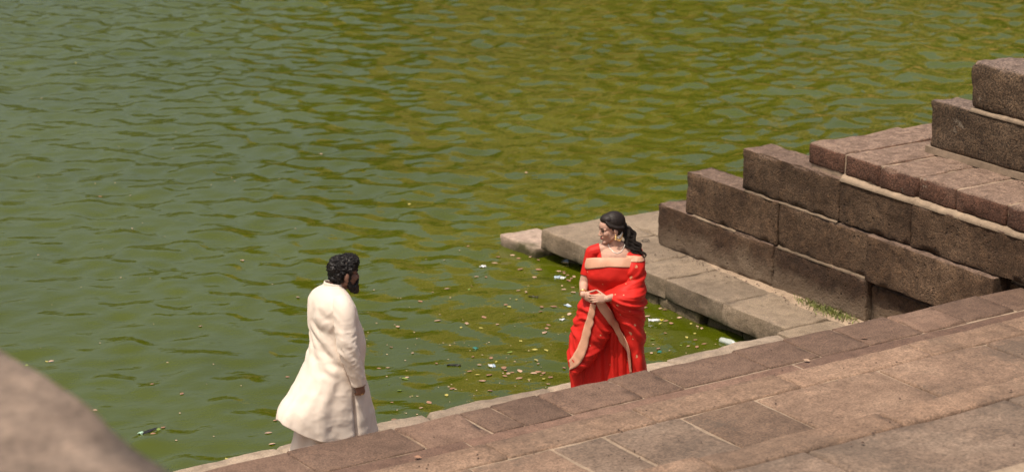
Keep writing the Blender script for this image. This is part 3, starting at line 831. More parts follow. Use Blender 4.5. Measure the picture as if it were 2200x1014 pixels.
# ------------------------------------------------------------------ the man in the cream kurta
def build_man():
    # local axes: x = his right, y = the way he faces, z up
    root = empty('person', (8.545, 15.463, ZL + .003), math.radians(-90 - 2))
    tag(root, 'person in a long cream kurta seen from behind, standing on the ledge', 'person')
    bm = bmesh.new()
    hc = Vector((0.005, 0.108, 1.590))
    fw = Vector((0.10, 1.0, -0.05))
    p, ax = head(bm, hc, fw, (0, 0, 1), k=1.10, wide=1.08)
    rcone(bm, hc + Vector((0, -0.03, -0.06)), (0, 0.015, 1.44), 0.066, 0.075)
    ellipsoid(bm, (0, 0.0, 1.30), (0.185, 0.115, 0.17))
    ellipsoid(bm, (0, 0.04, 1.08), (0.175, 0.15, 0.20))
    ellipsoid(bm, (0, 0.0, 0.90), (0.175, 0.14, 0.15))
    sh_r, el_r, wr_r = Vector((0.20, -0.005, 1.385)), Vector((0.275, -0.015, 1.09)), Vector((0.285, 0.075, 0.815))
    sh_l, el_l, wr_l = Vector((-0.175, 0.03, 1.375)), Vector((-0.215, 0.08, 1.09)), Vector((-0.19, 0.20, 0.85))
    chain(bm, [sh_r, el_r, wr_r], [0.062, 0.048, 0.034])
    chain(bm, [sh_l, el_l, wr_l], [0.062, 0.048, 0.034])
    hand(bm, wr_r + Vector((0, 0, -0.01)), (0.02, 0.12, -1), (1, -0.15, 0), (0.0, 1, 0), k=1.05, curl=(0.75, 0.95, 0.6), spread=0.05, thumb=0.7)
    hand(bm, wr_l + Vector((0, 0, -0.01)), (-0.02, 0.2, -1), (-1, -0.15, 0), (0.0, 1, 0), k=1.05, curl=(0.6, 0.8, 0.5), spread=0.05, thumb=0.6)
    for s in (-1, 1):
        chain(bm, [(s * 0.095, 0, 0.90), (s * 0.11, 0.02, 0.48), (s * 0.115, -0.02, 0.085)], [0.095, 0.060, 0.042])
        chain(bm, [(s * 0.115, -0.05, 0.045), (s * 0.125, 0.09, 0.03), (s * 0.13, 0.16, 0.024)], [0.042, 0.034, 0.022])
    body = link('body', fuse('body', bm, 0.0042, 5), M_SKIN_M, root)

    # kurta body: parametric cloth (angle, drop) with a blown-out back hem and side slits
    tab = [  # z, centre y, front, back, half width, centre x
        (1.515, 0.015, 0.062, 0.066, 0.070, 0), (1.495, 0.012, 0.070, 0.080, 0.088, 0), (1.475, 0.008, 0.082, 0.100, 0.128, 0), (1.445, 0.004, 0.105, 0.125, 0.178, 0), (1.40, 0.0, 0.130, 0.146, 0.214, 0),
        (1.32, 0.006, 0.155, 0.166, 0.232, 0), (1.22, 0.015, 0.182, 0.172, 0.232, 0), (1.12, 0.026, 0.205, 0.172, 0.230, 0), (1.02, 0.030, 0.212, 0.182, 0.234, 0), (0.92, 0.020, 0.205, 0.205, 0.240, 0),
        (0.80, 0.01, 0.215, 0.265, 0.248, 0), (0.68, 0.01, 0.245, 0.36, 0.255, 0), (0.56, 0.01, 0.275, 0.47, 0.262, 0.0), (0.44, 0.01, 0.305, 0.50, 0.268, 0), (0.33, 0.01, 0.33, 0.50, 0.272, 0)]
    rows, cols = 150, 220
    th = np.linspace(0, 2 * np.pi, cols, endpoint=False)      # 0 = his right (x+), pi/2 = front
    c, s = np.cos(th), np.sin(th)
    backness = np.clip(-s, 0, 1) ** 1.4
    hem = 0.335 + 0.17 * backness ** 1.6 - 0.012 * np.clip(s, 0, 1)
    P = np.zeros((rows, cols, 3))
    for i in range(rows):
        u = i / (rows - 1)
        z = 1.515 - u * (1.515 - hem) 
        zz = z
        cy, rf, rb, rw, cx = interp(tab, zz)
        e = 0.92
        cs = np.sign(c) * np.abs(c) ** e; ss = np.sign(s) * np.abs(s) ** e
        x = cx + rw * cs
        y = cy + np.where(s > 0, rf, rb) * ss
        # folds
        low = smoothstep(1.02, 0.55, z)
        ang = th
        q = np.stack([np.cos(ang) * 1.3 + 4, np.sin(ang) * 1.3 + 4, z * 1.2], 1)
        warp = vn(q) 
        vert = (np.sin(ang * 9 + 1.6 * warp + 0.7 * z) * 0.5 + np.sin(ang * 15 + 2.2 * warp + 2) * 0.3) * 0.013 * low
        # slanting pulls from the armpit across the back
        t = (x * 1.0 - (1.33 - z) * 1.05)
        mid = smoothstep(1.42, 1.28, z) * smoothstep(0.80, 1.02, z) * np.clip(-s + .35, 0, 1)
        pull = np.sin(t * 42 + 3.2 * vn(np.stack([x * 5 + 3, y * 4, z * 5], 1))) * 0.011 * mid * (0.55 + 0.6 * vn(np.stack([x * 4, z * 4, y * 3 + 9], 1)))
        # soft horizontal creases at the seat
        seat = np.exp(-((z - 0.93) / 0.10) ** 2) * np.clip(-s + .3, 0, 1)
        crease = np.sin(z * 85 + x * 14 + 7 * vn(np.stack([x * 5, y * 5, z * 4 + 2], 1))) * 0.0028 * seat
        rg = vn(np.stack([x * 6 + z * 5, y * 6, z * 3.5 - x * 3], 1)); rg2 = vn(np.stack([x * 13 - z * 8, y * 12, z * 9 + 4], 1))
        gen = (fbm(np.stack([x * 7 + 1, y * 7, z * 6], 1), 3, 0.5) * 0.003 + (1 - np.abs(rg) * 2.2) * 0.003 + (1 - np.abs(rg2) * 2.2) * 0.0026 + (1 - np.abs(vn(np.stack([x * 24 + z * 14, y * 22, z * 13 - x * 6], 1))) * 2.2) * 0.0013) * smoothstep(1.46, 1.36, z)
        d = vert + pull + crease + gen
        x = x + c * d; y = y + s * d
        # side slits: the edges of front and back panels part below the hip
        slit = np.exp(-((ang - 0.12) / 0.05) ** 2) + np.exp(-((ang - np.pi + 0.12) / 0.05) ** 2)
        dep = 0.045 * slit * smoothstep(0.74, 0.60, z)
        x = x - c * dep
        # the wind carries the tail back and to his right
        tail = low * backness
        x = x + 0.02 * tail
        P[i] = np.stack([x, y, z], 1)
    V, F = tube_grid(P)
    kur = link('kurta', mesh('kurta', V, F), M_CREAM, root)
    so_ = kur.modifiers.new('t', 'SOLIDIFY'); so_.thickness = 0.004
    # sleeves
    SL = limb_loft([(0.135, 0.0, 1.425), (0.198, -0.005, 1.378), (0.252, -0.012, 1.23), (0.285, -0.015, 1.08), (0.289, 0.025, 0.95), (0.288, 0.062, 0.83), (0.287, 0.074, 0.782)],
                   [0.070, 0.084, 0.084, 0.076, 0.068, 0.060, 0.056], rows=110, wr=0.0065, seed=2.0, nrk=13)
    V, F = tube_grid(SL)
    sl = link('sleeve', mesh('sleeve', V, F), M_CREAM, kur); m_ = sl.modifiers.new('t', 'SOLIDIFY'); m_.thickness = 0.004
    SL = limb_loft([(-0.11, 0.02, 1.41), (-0.172, 0.03, 1.37), (-0.20, 0.055, 1.23), (-0.222, 0.08, 1.08), (-0.21, 0.13, 0.95), (-0.195, 0.18, 0.85), (-0.19, 0.195, 0.815)],
                   [0.070, 0.084, 0.084, 0.076, 0.068, 0.060, 0.056], rows=110, wr=0.0065, seed=5.0, nrk=13)
    V, F = tube_grid(SL)
    sl = link('sleeve', mesh('sleeve', V, F), M_CREAM, kur); m_ = sl.modifiers.new('t', 'SOLIDIFY'); m_.thickness = 0.004
    # stand collar
    Pc = np.zeros((8, 48, 3))
    for i in range(8):
        u = i / 7
        for j in range(48):
            t = 2 * math.pi * j / 48
            Pc[i, j] = (math.cos(t) * (0.078 - 0.004 * u), 0.012 + math.sin(t) * (0.080 - 0.004 * u) + 0.012 * u, 1.478 + 0.062 * u - 0.030 * (math.sin(t) * .5 + .5))
    V, F = tube_grid(Pc)
    co = link('collar', mesh('collar', V, F), M_CREAM, kur); m_ = co.modifiers.new('t', 'SOLIDIFY'); m_.thickness = 0.005
    # dhoti below the kurta
    Pd = np.zeros((60, 160, 3))
    t = np.linspace(0, 2 * np.pi, 160, endpoint=False)
    for i in range(60):
        u = i / 59
        z = 0.95 - u * 0.905
        fl = 0.5 + 0.5 * u
        rx = 0.15 + 0.095 * u; ry = np.where(np.sin(t) > 0, 0.14 + 0.08 * u, 0.13 + 0.295 * u)
        d = (np.sin(t * 8 + 2 * u) * 0.014 + np.sin(t * 13 + 1 - u * 2) * 0.008) * u + 0.006 * fbm(np.stack([np.cos(t) * 2, np.sin(t) * 2, np.full(160, z * 5)], 1), 3)
        Pd[i] = np.stack([np.cos(t) * (rx + d), np.sin(t) * (ry + d), np.full(160, z)], 1)
    V, F = tube_grid(Pd)
    dh = link('dhoti', mesh('dhoti', V, F), M_CREAM2, root); m_ = dh.modifiers.new('t', 'SOLIDIFY'); m_.thickness = 0.004
    k0 = 8     # orange border along the overlapping edge of the dhoti
    Vb = []; Fb = []
    for i in range(18, 60):
        for j in (0, 1, 2):
            q = Pd[i, (150 + j) % 160]
            Vb.append((q[0] * 1.03, q[1] * 1.03 - 0.004, q[2]))
    for i in range(41):
        for j in (0, 1):
            a = i * 3 + j
            Fb.append((a, a + 1, a + 4, a + 3))
    bo = link('border', mesh('border', Vb, Fb), M_ORANGE, dh); m_ = bo.modifiers.new('t', 'SOLIDIFY'); m_.thickness = 0.003
    # hair: a full top of curls over short sides
    F_, L_, U_ = ax
    rs = np.random.RandomState(5)
    bm = bmesh.new()
    ro = Matrix((F_, L_, U_)).transposed().to_4x4()
    ellipsoid(bm, p(-0.020, 0, 0.038), (0.108, 0.091, 0.096), ro, 20)
    ellipsoid(bm, p(0.032, 0, 0.086), (0.078, 0.080, 0.046), ro, 20)
    ellipsoid(bm, p(-0.052, 0, -0.012), (0.058, 0.085, 0.080), ro, 20)
    ellipsoid(bm, p(0.014, 0, 0.058), (0.090, 0.093, 0.060), ro, 20)
    for s_ in (-1, 1): rcone(bm, p(0.014, s_ * 0.074, 0.040), p(0.012, s_ * 0.070, -0.022), 0.020, 0.012)
    base = fuse('hair', bm, 0.006, 3)
    V = np.zeros(len(base.vertices) * 3); base.vertices.foreach_get('co', V); V = V.reshape(-1, 3)
    Nr = np.zeros(len(V) * 3); base.vertices.foreach_get('normal', Nr); Nr = Nr.reshape(-1, 3)
    V = V + Nr * (np.abs(fbm(V * 34, 3, 0.6)) * 0.014 - 0.004)[:, None]
    base.vertices.foreach_set('co', V.ravel()); base.update()
    hair = link('hair', base, M_HAIR, root)
    cur = []
    sel = rs.choice(len(V), 900, replace=False)
    for i in sel:
        if (Vector(V[i]) - Vector(p(0, 0, 0.0))).dot(U_) < -0.01 and rs.rand() < 0.5: continue
        n0 = Nr[i]; a = np.cross(n0, rs.normal(0, 1, 3)); a /= np.linalg.norm(a); b = np.cross(n0, a)
        R0 = rs.uniform(0.004, 0.009); ph = rs.uniform(0, 6.28)
        q = np.linspace(0, 4.6, 9)
        cur.append([V[i] + n0 * (R0 * (0.2 + 0.75 * math.sin(t_))) + a * R0 * math.cos(t_ + ph) + b * R0 * math.sin(t_ + ph) * .6 for t_ in q])
    strands('curl', cur, 0.0028, 0.0016, M_HAIR, hair)
    # beard along the jaw and round the chin, moustache
    bm = bmesh.new()
    for s_ in (-1, 1):
        chain(bm, [p(0.004, s_ * 0.066, -0.028), p(0.016, s_ * 0.064, -0.070), p(0.050, s_ * 0.046, -0.108), p(0.086, s_ * 0.016, -0.128)], [0.010 * 1.1, 0.018, 0.028, 0.030])
        chain(bm, [p(0.104, 0, -0.054), p(0.092, s_ * 0.030, -0.066), p(0.076, s_ * 0.038, -0.095)], [0.010, 0.011, 0.018])
    ellipsoid(bm, p(0.085, 0, -0.112), (0.033, 0.040, 0.036), ro)
    be = fuse('beard', bm, 0.004, 3)
    V = np.zeros(len(be.vertices) * 3); be.vertices.foreach_get('co', V); V = V.reshape(-1, 3)
    Nb = np.zeros(len(V) * 3); be.vertices.foreach_get('normal', Nb); Nb = Nb.reshape(-1, 3)
    V = V + Nb * (fbm(V * 70, 3, 0.6) * 0.004)[:, None]
    be.vertices.foreach_set('co', V.ravel()); be.update()
    link('beard', be, M_HAIR, root)
    for s_ in (-1, 1):
        bm = bmesh.new()
        chain(bm, [p(0.094, s_ * 0.016, 0.018), p(0.088, s_ * 0.034, 0.024), p(0.074, s_ * 0.052, 0.016)], [0.0045, 0.006, 0.004])
        me = bpy.data.meshes.new('eyebrow'); bm.to_mesh(me); bm.free()
        link('eyebrow', me, M_HAIR, root)
    for s_ in (-1, 1):
        bm = bmesh.new(); ellipsoid(bm, p(0.081, s_ * 0.031, -0.002), (0.010, 0.014, 0.006), ro)
        me = bpy.data.meshes.new('eye'); bm.to_mesh(me); bm.free()
        link('eye', me, M_EYE, root)
    bm = bmesh.new()
    rq = wr_r + Vector((0.006, 0.02, -0.115))
    for i in range(16):
        a = 2 * math.pi * i / 16; b = 2 * math.pi * (i + 1) / 16
        rcone(bm, rq + Vector((0.011 * math.cos(a), 0.011 * math.sin(a), 0)), rq + Vector((0.011 * math.cos(b), 0.011 * math.sin(b), 0)), 0.002, 0.002, 6)
    me = bpy.data.meshes.new('ring'); bm.to_mesh(me); bm.free()
    link('ring', me, M_GOLD, root)
build_man()

# ------------------------------------------------------------------ the woman in the red saree
def build_woman():
    # local axes: x = picture right, y = away from the viewer, z up
    base = Vector((11.26, 15.59, ZL + .003))
    root = empty('person', base, -YAW)
    tag(root, 'person in a red saree with pale gold borders, hands clasped, looking aside', 'person')
    TM = Matrix.Translation(base) @ Matrix.Rotation(-YAW, 4, 'Z')
    X = lambda px: (px - 1308) / 254.9
    bm = bmesh.new()
    hc = Vector((0.002, -0.005, 1.508))
    fw = Vector((-1.0, -0.30, -0.14))
    p, ax = head(bm, hc, fw, (0, 0, 1), k=1.02, wide=1.0)
    F_, L_, U_ = ax
    rcone(bm, hc + Vector((0.022, 0.01, -0.06)), (0.045, 0.012, 1.34), 0.052, 0.060)
    ellipsoid(bm, (0.035, 0.0, 1.275), (0.170, 0.092, 0.085))
    for a in ((-0.150, 0.0, 1.30), (0.210, 0.0, 1.30)):
        rcone(bm, (0.04, 0.014, 1.350), a, 0.058, 0.050)
    ellipsoid(bm, (0.03, -0.030, 1.235), (0.150, 0.100, 0.120))
    ellipsoid(bm, (0.02, 0.0, 1.05), (0.135, 0.095, 0.20))
    ellipsoid(bm, (0.0, 0.0, 0.85), (0.165, 0.12, 0.16))
    # right arm, bare, on the left of the picture
    el = Vector((-0.222, -0.035, 1.035)); wr = Vector((-0.232, -0.200, 0.995))
    chain(bm, [(-0.155, 0.0, 1.295), el, wr], [0.050, 0.041, 0.027])
    hand(bm, wr, (0.72, -0.42, -0.32), (-0.25, -0.75, 0.55), (0.35, -0.2, 0.9), k=0.92, curl=(0.35, 0.45, 0.25), spread=0.10, thumb=0.35)
    # left arm, under the drape
    el2 = Vector((0.235, -0.075, 0.985)); wr2 = Vector((-0.040, -0.285, 0.985))
    chain(bm, [(0.212, 0.0, 1.295), el2, wr2], [0.050, 0.042, 0.027])
    hand(bm, wr2, (-0.92, -0.10, 0.02), (0.0, -0.9, 0.45), (0.0, 0.3, 0.95), k=0.92, curl=(0.35, 0.5, 0.3), spread=0.10, thumb=0.3)
    for s_ in (-1, 1):
        chain(bm, [(s_ * 0.085, 0, 0.84), (s_ * 0.085, -0.01, 0.45), (s_ * 0.08, 0.02, 0.075)], [0.085, 0.055, 0.036])
        chain(bm, [(s_ * 0.08, 0.03, 0.035), (s_ * 0.09, -0.08, 0.026), (s_ * 0.095, -0.14, 0.02)], [0.034, 0.028, 0.018])
    body = link('body', fuse('body', bm, 0.0042, 5), M_SKIN_W, root)

    def loft(name, tab, rows, cols, m, fold, parent, cap=False, e=0.85, ztop=None):
        """rings from a table (z, left, right, front, back); fold(th, x, y, z) pushes the cloth out"""
        z1, z0 = max(r[0] for r in tab), min(r[0] for r in tab)
        th = np.linspace(0, 2 * np.pi, cols, endpoint=False)
        c, s = np.cos(th), np.sin(th)
        P = np.zeros((rows, cols, 3))
        for i in range(rows):
            u = i / (rows - 1)
            z = np.full(cols, z1 + (z0 - z1) * u)
            if ztop is not None:
                z = ztop(th) + (z0 - ztop(th)) * u
            l, r, f, b = interp(tab, z)
            cs = np.sign(c) * np.abs(c) ** e; ss = np.sign(s) * np.abs(s) ** e
            x = (l + r) / 2 + (r - l) / 2 * cs
            y = np.where(s < 0, f * np.abs(ss), b * np.abs(ss))
            d = fold(th, x, y, z)
            P[i] = np.stack([x + c * d, y + s * d, z], 1)
        V, F = tube_grid(P)
        if cap:
            F.append(tuple(range(cols))[::-1])
        o = link(name, mesh(name, V, F), m, parent)
        q = o.modifiers.new('t', 'SOLIDIFY'); q.thickness = 0.003
        return o

    # bodice wrap and skirt
    tab = [(1.33, X(1267), X(1366), -0.098, 0.085), (1.29, X(1260), X(1371), -0.128, 0.09), (1.24, X(1256), X(1375), -0.158, 0.10), (1.18, X(1253.5), X(1376), -0.178, 0.11), (1.12, X(1254), X(1374), -0.180, 0.11), (1.05, X(1257), X(1370), -0.158, 0.11),
           (0.98, X(1258), X(1368), -0.150, 0.115), (0.92, X(1252), X(1368), -0.160, 0.13), (0.82, X(1243), X(1370), -0.160, 0.155), (0.70, X(1234), X(1372), -0.155, 0.175),
           (0.55, X(1226), X(1374), -0.155, 0.19), (0.40, X(1224), X(1378), -0.165, 0.20), (0.25, X(1226), X(1384), -0.185, 0.215), (0.01, X(1228), X(1392), -0.22, 0.23)]
    def f1(th, x, y, z):
        up = smoothstep(0.95, 1.05, z)
        low = smoothstep(0.95, 0.5, z)
        w = vn(np.stack([np.cos(th) * 1.5 + 2, np.sin(th) * 1.5, z * 1.4], 1))
        v = ((1 - 2 * np.abs(np.sin(x * 30 + 1.6 * w + 0.6 * z))) * 0.75 + np.sin(x * 33 + 2 * w + 1) * 0.6 + (1 - 2 * np.abs(np.sin(x * 74 + 2 * w))) * 0.25) * 0.021 * low
        h = np.sin(z * 58 + 20 * x * 0.5 + 5 * vn(np.stack([x * 5, y * 3, z * 5], 1))) * 0.0055 * up * smoothstep(1.22, 1.10, z)
        return v + h + 0.004 * fbm(np.stack([x * 9, y * 9, z * 8], 1), 3)
    zt = lambda th: 1.288 - 0.004 * np.clip(-np.sin(th), 0, 1) ** 2 - 0.05 * np.clip(np.sin(th), 0, 1) - 0.035 * np.clip(-np.cos(th), 0, 1) ** 4
    saree = loft('saree', tab, 150, 200, M_RED, f1, root, ztop=zt)
    # front swag carried by the hands
    tab2 = [(0.985, -0.175, 0.00, -0.235, -0.02), (0.93, -0.225, 0.015, -0.240, 0.0), (0.85, -0.262, 0.030, -0.245, 0.02), (0.75, -0.288, 0.040, -0.250, 0.03), (0.65, -0.312, 0.020, -0.262, 0.03),
            (0.55, -0.335, -0.025, -0.270, 0.02), (0.46, -0.348, -0.085, -0.275, 0.0), (0.38, -0.350, -0.160, -0.270, -0.03), (0.31, -0.345, -0.255, -0.25, -0.08)]
    def f2(th, x, y, z):
        w = vn(np.stack([x * 4 + 7, y * 3, z * 4], 1))
        t = z + 0.55 * (x + 0.2) ** 1 * 0.9
        sw = ((1 - 2 * np.abs(np.sin(t * 22 + 2.6 * w))) * 0.75 + np.sin(t * 71 + 4 * w + x * 9) * 0.3 + (1 - 2 * np.abs(np.sin(t * 64 + 5 * w - x * 14))) * 0.2) * 0.0105 * smoothstep(1.0, 0.85, z)
        return sw + 0.006 * fbm(np.stack([x * 8 + 3, y * 8, z * 7], 1), 3)
    swag = loft('front_drape', tab2, 110, 150, M_RED, f2, saree, cap=False, e=0.8)
    # pallu: over the left shoulder, across the forearm and down
    tab3 = [(1.325, 0.165, 0.225, -0.03, 0.03), (1.30, 0.120, 0.252, -0.085, 0.07), (1.25, 0.095, 0.272, -0.140, 0.10), (1.17, 0.085, 0.283, -0.186, 0.12), (1.09, 0.065, 0.287, -0.200, 0.13), (1.045, 0.010, 0.289, -0.262, 0.13), (0.99, -0.065, 0.290, -0.325, 0.13),
            (0.94, -0.050, 0.289, -0.325, 0.13), (0.88, -0.015, 0.288, -0.308, 0.13), (0.80, 0.028, 0.287, -0.292, 0.13), (0.70, 0.068, 0.285, -0.285, 0.13), (0.58, 0.112, 0.285, -0.280, 0.13),
            (0.45, 0.150, 0.295, -0.285, 0.12), (0.32, 0.178, 0.305, -0.29, 0.10), (0.20, 0.192, 0.318, -0.29, 0.08)]
    def f3(th, x, y, z):
        w = vn(np.stack([x * 5 + 11, y * 3, z * 5], 1))
        # folds fan from the hands up to the shoulder and down to the hem
        a = np.arctan2(z - 1.02, x + 0.10)
        rr = np.hypot(z - 1.02, x + 0.10)
        fan = ((1 - 2 * np.abs(np.sin(a * 10.5 + 1.5 * w))) * 0.8 + np.sin(a * 34 + 2.5 * w) * 0.35 + (1 - 2 * np.abs(np.sin(a * 31 + 4 * w))) * 0.22) * 0.0125 * smoothstep(0.06, 0.26, rr) * smoothstep(1.22, 1.08, z)
        up = (np.sin(x * 60 + 3 * w + z * 8) * 0.004 + (1 - 2 * np.abs(np.sin(x * 38 - z * 24 + 2 * w))) * 0.003) * smoothstep(1.06, 1.16, z)
        return fan + up + 0.004 * fbm(np.stack([x * 9 + 5, y * 8, z * 8], 1), 3)
    pal = loft('pallu', tab3, 150, 170, M_RED, f3, saree, e=0.82)

    allb = bvh_of([saree, swag, pal])
    org = (0, -0.1, 0.9)
    cf = lambda nm, rows, off, m, par=saree, b=None, **k: conform(nm, rows, b or allb, off, m, par, org, tomat=TM, **k)
    # borders
    bt = [(r_[0], r_[1] - 0.006, r_[2] + 0.006, r_[3] - 0.006, r_[4] + 0.006) for r_ in tab if r_[0] >= 1.11]
    fb_ = lambda th, x, y, z: f1(th, x, y, z)
    P_ = []
    th = np.linspace(np.pi * 0.80, np.pi * 2.12, 120)
    for i in range(9):
        z = (zt(th) + 0.004) + (-0.078 + 0.010 * np.sin(th * 3)) * i / 8
        l_, r_, f_, b_ = interp(bt, z)
        cs = np.sign(np.cos(th)) * np.abs(np.cos(th)) ** 0.85; ss = np.sign(np.sin(th)) * np.abs(np.sin(th)) ** 0.85
        x = (l_ + r_) / 2 + (r_ - l_) / 2 * cs; y = np.where(np.sin(th) < 0, f_, b_) * np.abs(ss)
        d = f1(th, x, y, z) + 0.0015 * np.sin(th * 9 + i * .2)
        P_.append(np.stack([x + np.cos(th) * d, y + np.sin(th) * d, z], 1))
    P_ = np.array(P_)
    Fq = [(i * 120 + j, i * 120 + j + 1, (i + 1) * 120 + j + 1, (i + 1) * 120 + j) for i in range(8) for j in range(119)]
    o_ = link('border', mesh('border', P_.reshape(-1, 3), Fq), M_GOLDB, saree); q_ = o_.modifiers.new('t', 'SOLIDIFY'); q_.thickness = 0.003
    P_ = []
    th = np.linspace(np.pi * 0.97, np.pi * 2.15, 90)
    bt3 = [(r_[0], r_[1] - 0.006, r_[2] + 0.006, r_[3] - 0.007, r_[4] + 0.006) for r_ in tab3 if r_[0] > 1.0]
    for i in range(9):
        z = np.full(90, 1.296 - 0.040 * i / 8) - 0.010 * np.clip(np.cos(th), 0, 1)
        l_, r_, f_, b_ = interp(bt3, z)
        cs = np.sign(np.cos(th)) * np.abs(np.cos(th)) ** 0.82; ss = np.sign(np.sin(th)) * np.abs(np.sin(th)) ** 0.82
        x = (l_ + r_) / 2 + (r_ - l_) / 2 * cs; y = np.where(np.sin(th) < 0, f_, b_) * np.abs(ss)
        d = f3(th, x, y, z)
        P_.append(np.stack([x + np.cos(th) * d, y + np.sin(th) * d, z], 1))
    P_ = np.array(P_)
    Fq = [(i * 90 + j, i * 90 + j + 1, (i + 1) * 90 + j + 1, (i + 1) * 90 + j) for i in range(8) for j in range(89)]
    o_ = link('border', mesh('border', P_.reshape(-1, 3), Fq), M_GOLDB, saree); q_ = o_.modifiers.new('t', 'SOLIDIFY'); q_.thickness = 0.002
    cf('border', strip_rows([(1276, 652), (1271, 675), (1264, 705), (1256, 735), (1246, 762), (1235, 779), (1221, 788)], [9, 12, 15, 17, 19, 19, 17], 60, 6), 0.019, M_GOLDB, sm=5, thick=0.002)
    cf('border', strip_rows([(1282, 631), (1292, 655), (1308, 680), (1325, 705), (1340, 730), (1350, 752), (1355, 778), (1357, 800)], [17, 17, 17, 17, 16, 12, 8, 7], 70, 6), 0.015, M_GOLDB, sm=5, thick=0.002)
    # blouse shows at both shoulders
    bb = bvh_of([body])
    bv = np.array([v.co[:] for v in body.data.vertices]); bn = np.array([v.normal[:] for v in body.data.vertices])
    xx, zz = bv[:, 0], bv[:, 2]
    inn = ((xx < -0.088 - 0.25 * (zz - 1.33)) | (xx > 0.158 + 0.2 * (zz - 1.33))) & (zz < 1.41) & (zz > 1.115) & (bv[:, 1] > -0.14)
    keep = [pl for pl in body.data.polygons if all(inn[i] for i in pl.vertices)]
    used = sorted({i for pl in keep for i in pl.vertices}); remap = {i: k_ for k_, i in enumerate(used)}
    bo_ = link('blouse', mesh('blouse', bv[used] + bn[used] * 0.007, [[remap[i] for i in pl.vertices] for pl in keep]), M_RED, saree)
    q_ = bo_.modifiers.new('t', 'SOLIDIFY'); q_.thickness = 0.003
    # woven gold motifs
    eye_ = TM.inverted() @ Vector((0, 0, CAM_H))
    def motif(px, py, r):
        d = (TM.inverted().to_3x3() @ cam_ray(px, py)).normalized()
        h = allb.ray_cast(eye_, d)
        if h[0] is None: return
        n = h[1] if h[1].dot(d) < 0 else -h[1]
        a1 = n.cross(Vector((0, 0, 1))).normalized(); a2 = a1.cross(n)
        R0 = r / 254.9 * 0.9
        V = [h[0] + n * 0.004]; F = []
        for j in range(20):
            t_ = 2 * math.pi * j / 20
            q = h[0] + (a1 * math.cos(t_) + a2 * math.sin(t_)) * R0 * (1.0 if j % 2 else 0.72)
            g = allb.find_nearest(q)
            gn = g[1] if g[1].dot(n) > 0 else -g[1]
            V.append(g[0] + gn * 0.003)
        F = [(0, 1 + j, 1 + (j + 1) % 20) for j in range(20)]
        link('motif', mesh('motif', V, F), M_MOTIF, saree)
    for q in ((1366, 573, 5.5), (1357, 597, 6), (1354, 716, 5.5), (1367, 765, 5), (1327, 656, 3.2), (1364, 698, 3.5), (1302, 572, 1.8), (1263, 584, 1.8), (1322, 633, 2.2), (1340, 634, 2.0), (1313, 650, 2), (1360, 728, 2.2), (1302, 675, 2),
              (1259, 703, 2), (1290, 720, 2.2), (1251, 724, 1.8), (1268, 742, 1.6), (1311, 783, 1.6), (1343, 748, 1.8), (1347, 774, 1.6), (1333, 675, 1.8), (1353, 668, 1.8), (1295, 610, 1.6), (1345, 610, 1.8)):
        motif(*q)

    # hair: smooth cap drawn back, tied, then long waves over the shoulder
    ro = Matrix((F_, L_, U_)).transposed().to_4x4()
    bm = bmesh.new()
    ellipsoid(bm, p(-0.024, 0, 0.044), (0.103, 0.083, 0.094), ro, 20)
    ellipsoid(bm, p(0.020, 0, 0.082), (0.066, 0.066, 0.044), ro, 20)
    ellipsoid(bm, p(-0.060, 0.0, -0.020), (0.052, 0.066, 0.062), ro, 20)
    for s_ in (-1, 1):
        chain(bm, [p(0.052, s_ * 0.052, 0.070), p(0.030, s_ * 0.070, 0.040), p(-0.020, s_ * 0.076, 0.014), p(-0.070, s_ * 0.055, 0.0)], [0.012, 0.014, 0.018, 0.026])
    me = fuse('hair', bm, 0.004, 4)
    V = np.zeros(len(me.vertices) * 3); me.vertices.foreach_get('co', V); V = V.reshape(-1, 3)
    Nr = np.zeros(len(V) * 3); me.vertices.foreach_get('normal', Nr); Nr = Nr.reshape(-1, 3)
    rel = V - np.array(p(-0.11, 0, -0.01)); az = np.arctan2(rel @ np.array(L_), rel @ np.array(U_))
    V = V + Nr * (np.sin(az * 60) * 0.0006)[:, None]
    me.vertices.foreach_set('co', V.ravel()); me.update()
    hair = link('hair', me, M_HAIRW, root)
    rs = np.random.RandomState(9)
    tie = np.array(p(-0.115, 0, 0.0))
    keys = np.array([tie + [-0.02, 0, 0.0], tie + [0.015, -0.005, -0.02], [0.150, 0.0, 1.425], [0.180, -0.03, 1.365], [0.225, -0.06, 1.315], [0.262, -0.06, 1.265]])
    ks = np.r_[0, np.cumsum(np.linalg.norm(np.diff(keys, axis=0), axis=1))]
    cur = []
    for k in range(620):
        n = 26
        ln = rs.uniform(0.6, 1.0) * ks[-1]
        s_ = np.linspace(0, ln, n)
        x, y, z = interp([(ks[i], *keys[i]) for i in range(len(keys))], s_)
        o1, o2 = rs.normal(0, 0.5), rs.normal(0, 0.45)
        wid = 0.012 + 0.022 * smoothstep(0.0, 0.12, s_) - 0.014 * smoothstep(0.20, 0.36, s_)
        cl_ = rs.randint(0, 5); o1 = [-1.0, -0.45, 0.05, 0.5, 1.0][cl_] + rs.normal(0, .22); ph = [0, 1.9, 3.6, 5.1, 0.9][cl_] + rs.normal(0, .22)
        wv = 0.013 * np.sin(s_ * 62 + ph) * smoothstep(0.03, 0.12, s_)
        cur.append(np.stack([x + o1 * wid + wv, y + o2 * wid * .8 + 0.006 * np.cos(s_ * 50 + ph), z + o1 * wid * 0.35 + wv * .5], 1))
    strands('ponytail', cur, 0.0030, 0.0014, M_HAIRW, hair)
    bm = bmesh.new(); ellipsoid(bm, tie, (0.020, 0.028, 0.026)); me = bpy.data.meshes.new('hair_tie'); bm.to_mesh(me); bm.free(); link('hair_tie', me, M_HAIR, hair)
